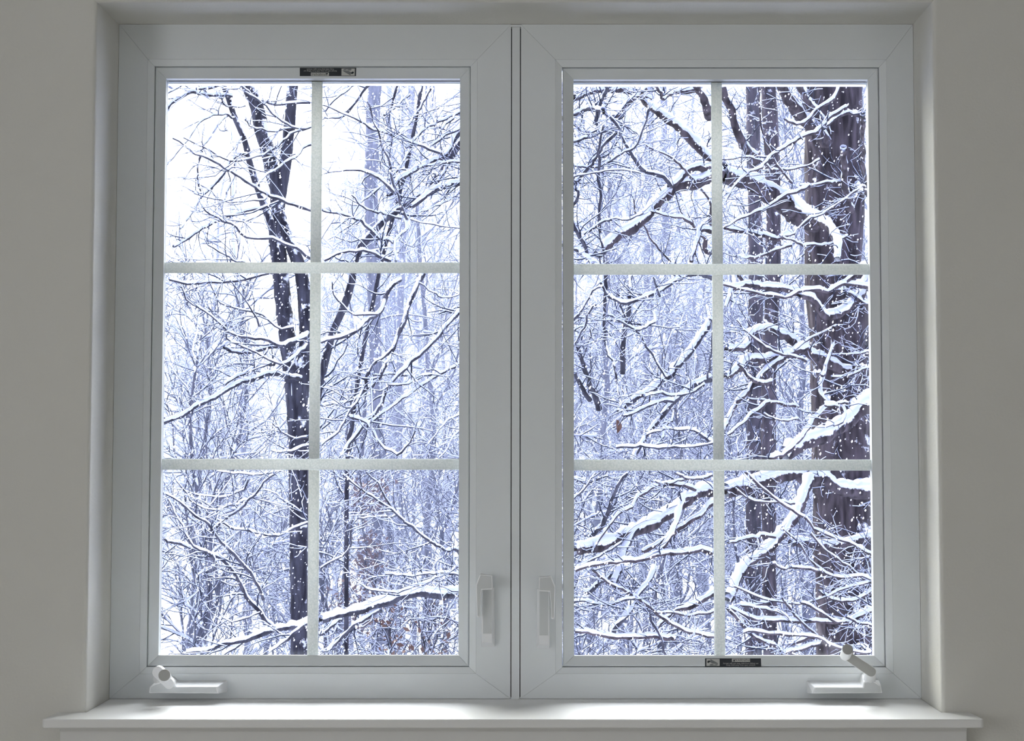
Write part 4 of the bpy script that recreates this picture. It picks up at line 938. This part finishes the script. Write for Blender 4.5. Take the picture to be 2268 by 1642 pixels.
# brown leaves still hanging on saplings
def leaves(label, cx, cy, Y, sx, sy, n, size=.05):
    c = P(cx, cy, Y); k = (Y - EYE.y) / F
    r = empty('leafy_sapling', (c.x, Y, gz(c.x, Y))); tag(r, label, 'sapling')
    pts = np.array([[c.x, Y, gz(c.x, Y)], [c.x + .05, Y, (gz(c.x, Y) + c.z) / 2], [c.x, Y, c.z + sy * k]])
    cl, rr_ = limb('stem', pts, .03, .012, M_barkpale, r, 0.004, .01, 6)
    s1 = sprout([cl], [rr_], .10, .6, rad=.4, rmin=.004, rmax=.01, N=6, skip=.2); twigs(r, [s1], M_twigfar, .01)
    ctr = s1[0].reshape(-1, 3); ctr = ctr[np.abs(ctr[:, 2] - c.z) < sy * k]
    if len(ctr) == 0: return
    pc = ctr[rng.integers(0, len(ctr), n)] + rng.normal(0, .06, (n, 3))
    a = rng.normal(0, 1, (n, 3)); a /= np.linalg.norm(a, axis=1, keepdims=True); b = np.cross(a, rng.normal(0, 1, (n, 3))); b /= np.linalg.norm(b, axis=1, keepdims=True)
    s_ = size * rng.uniform(.6, 1.2, (n, 1))
    V = np.stack([pc - a * s_, pc + b * s_ * .5, pc + a * s_, pc - b * s_ * .5], 1).reshape(-1, 3)
    o = fast('leaves', V, np.arange(4 * n).reshape(n, 4), M_leaf, r, False); o['kind'] = 'stuff'
leaves('sapling with clinging red-brown leaves, low in the left window', 790, 1230, 12.5, 60, 160, 1100, .028)
leaves('small sapling with brown leaves near the left window\'s bottom edge', 860, 1410, 9.5, 40, 50, 60, .03)
leaves('small sapling with brown leaves in the left window\'s lower right corner', 955, 1390, 10, 30, 60, 60, .035)

# a curled brown leaf caught in the branches of the right window
lc = P(1367, 945, 5.6)
v = []
for i in range(7):
    f = i / 6; wd = .015 * math.sin(math.pi * (.1 + .85 * f)); z = .034 - .068 * f
    for s_ in (-1, 0, 1): v.append((lc.x + s_ * wd + .01 * math.sin(3 * f), lc.y - .012 * abs(s_) + .01 * f, lc.z + z))
fq = [(3 * i + j, 3 * i + j + 1, 3 * i + j + 4, 3 * i + j + 3) for i in range(6) for j in range(2)]
o = mesh('curled_leaf', v, fq, M_leaf); sm = o.modifiers.new('thick', 'SOLIDIFY'); sm.thickness = .002
tag(o, 'curled brown leaf caught in snowy branches of the right window', 'leaf')

# ------------------------------------------------------------------ falling snow
def flakes(n):
    Y = 0.7 + 11 * rng.random(n) ** 0.8; half = 0.30 * (Y + 2.45)
    x = rng.uniform(-.95, .85, n) * half; z = 1.45 + rng.uniform(-.5, .95, n) * half
    r = rng.uniform(.0018, .0045, n) * (0.5 + .06 * Y); c = np.stack([x, Y, z], 1)
    d = np.array([[1, 0, 0], [-1, 0, 0], [0, 1, 0], [0, -1, 0], [.35, 0, 1.5], [-.35, 0, -1.5]])
    V = (c[:, None] + d[None] * r[:, None, None] * rng.uniform(.7, 1.3, (n, 6, 1))).reshape(-1, 3)
    T = np.array([[0, 2, 4], [2, 1, 4], [1, 3, 4], [3, 0, 4], [2, 0, 5], [1, 2, 5], [3, 1, 5], [0, 3, 5]])
    Q = (T[None] + 6 * np.arange(n)[:, None, None]).reshape(-1, 3)
    o = fast('falling_snow', V, Q, M_flake, None, False)
    tag(o, 'small white snowflakes drifting down in front of the trees', 'snow', kind='stuff')
flakes(15000)

# ------------------------------------------------------------------ snowy haze in the air
hz = box('snow_haze', (-44, 9.7, GZ - .3), (44, 94, 22), None)
m = bpy.data.materials.new('snow_haze'); m.use_nodes = True; n_ = m.node_tree; n_.nodes.clear()
o_ = n_.nodes.new('ShaderNodeOutputMaterial'); vs = n_.nodes.new('ShaderNodeVolumeScatter')
vs.inputs['Color'].default_value = (0.44, 0.50, 0.80, 1); vs.inputs['Density'].default_value = 0.032; vs.inputs['Anisotropy'].default_value = 0.0
n_.links.new(vs.outputs[0], o_.inputs['Volume']); hz.data.materials.append(m)
tag(hz, 'thin bluish haze of falling snow between the trees', 'haze', kind='stuff')
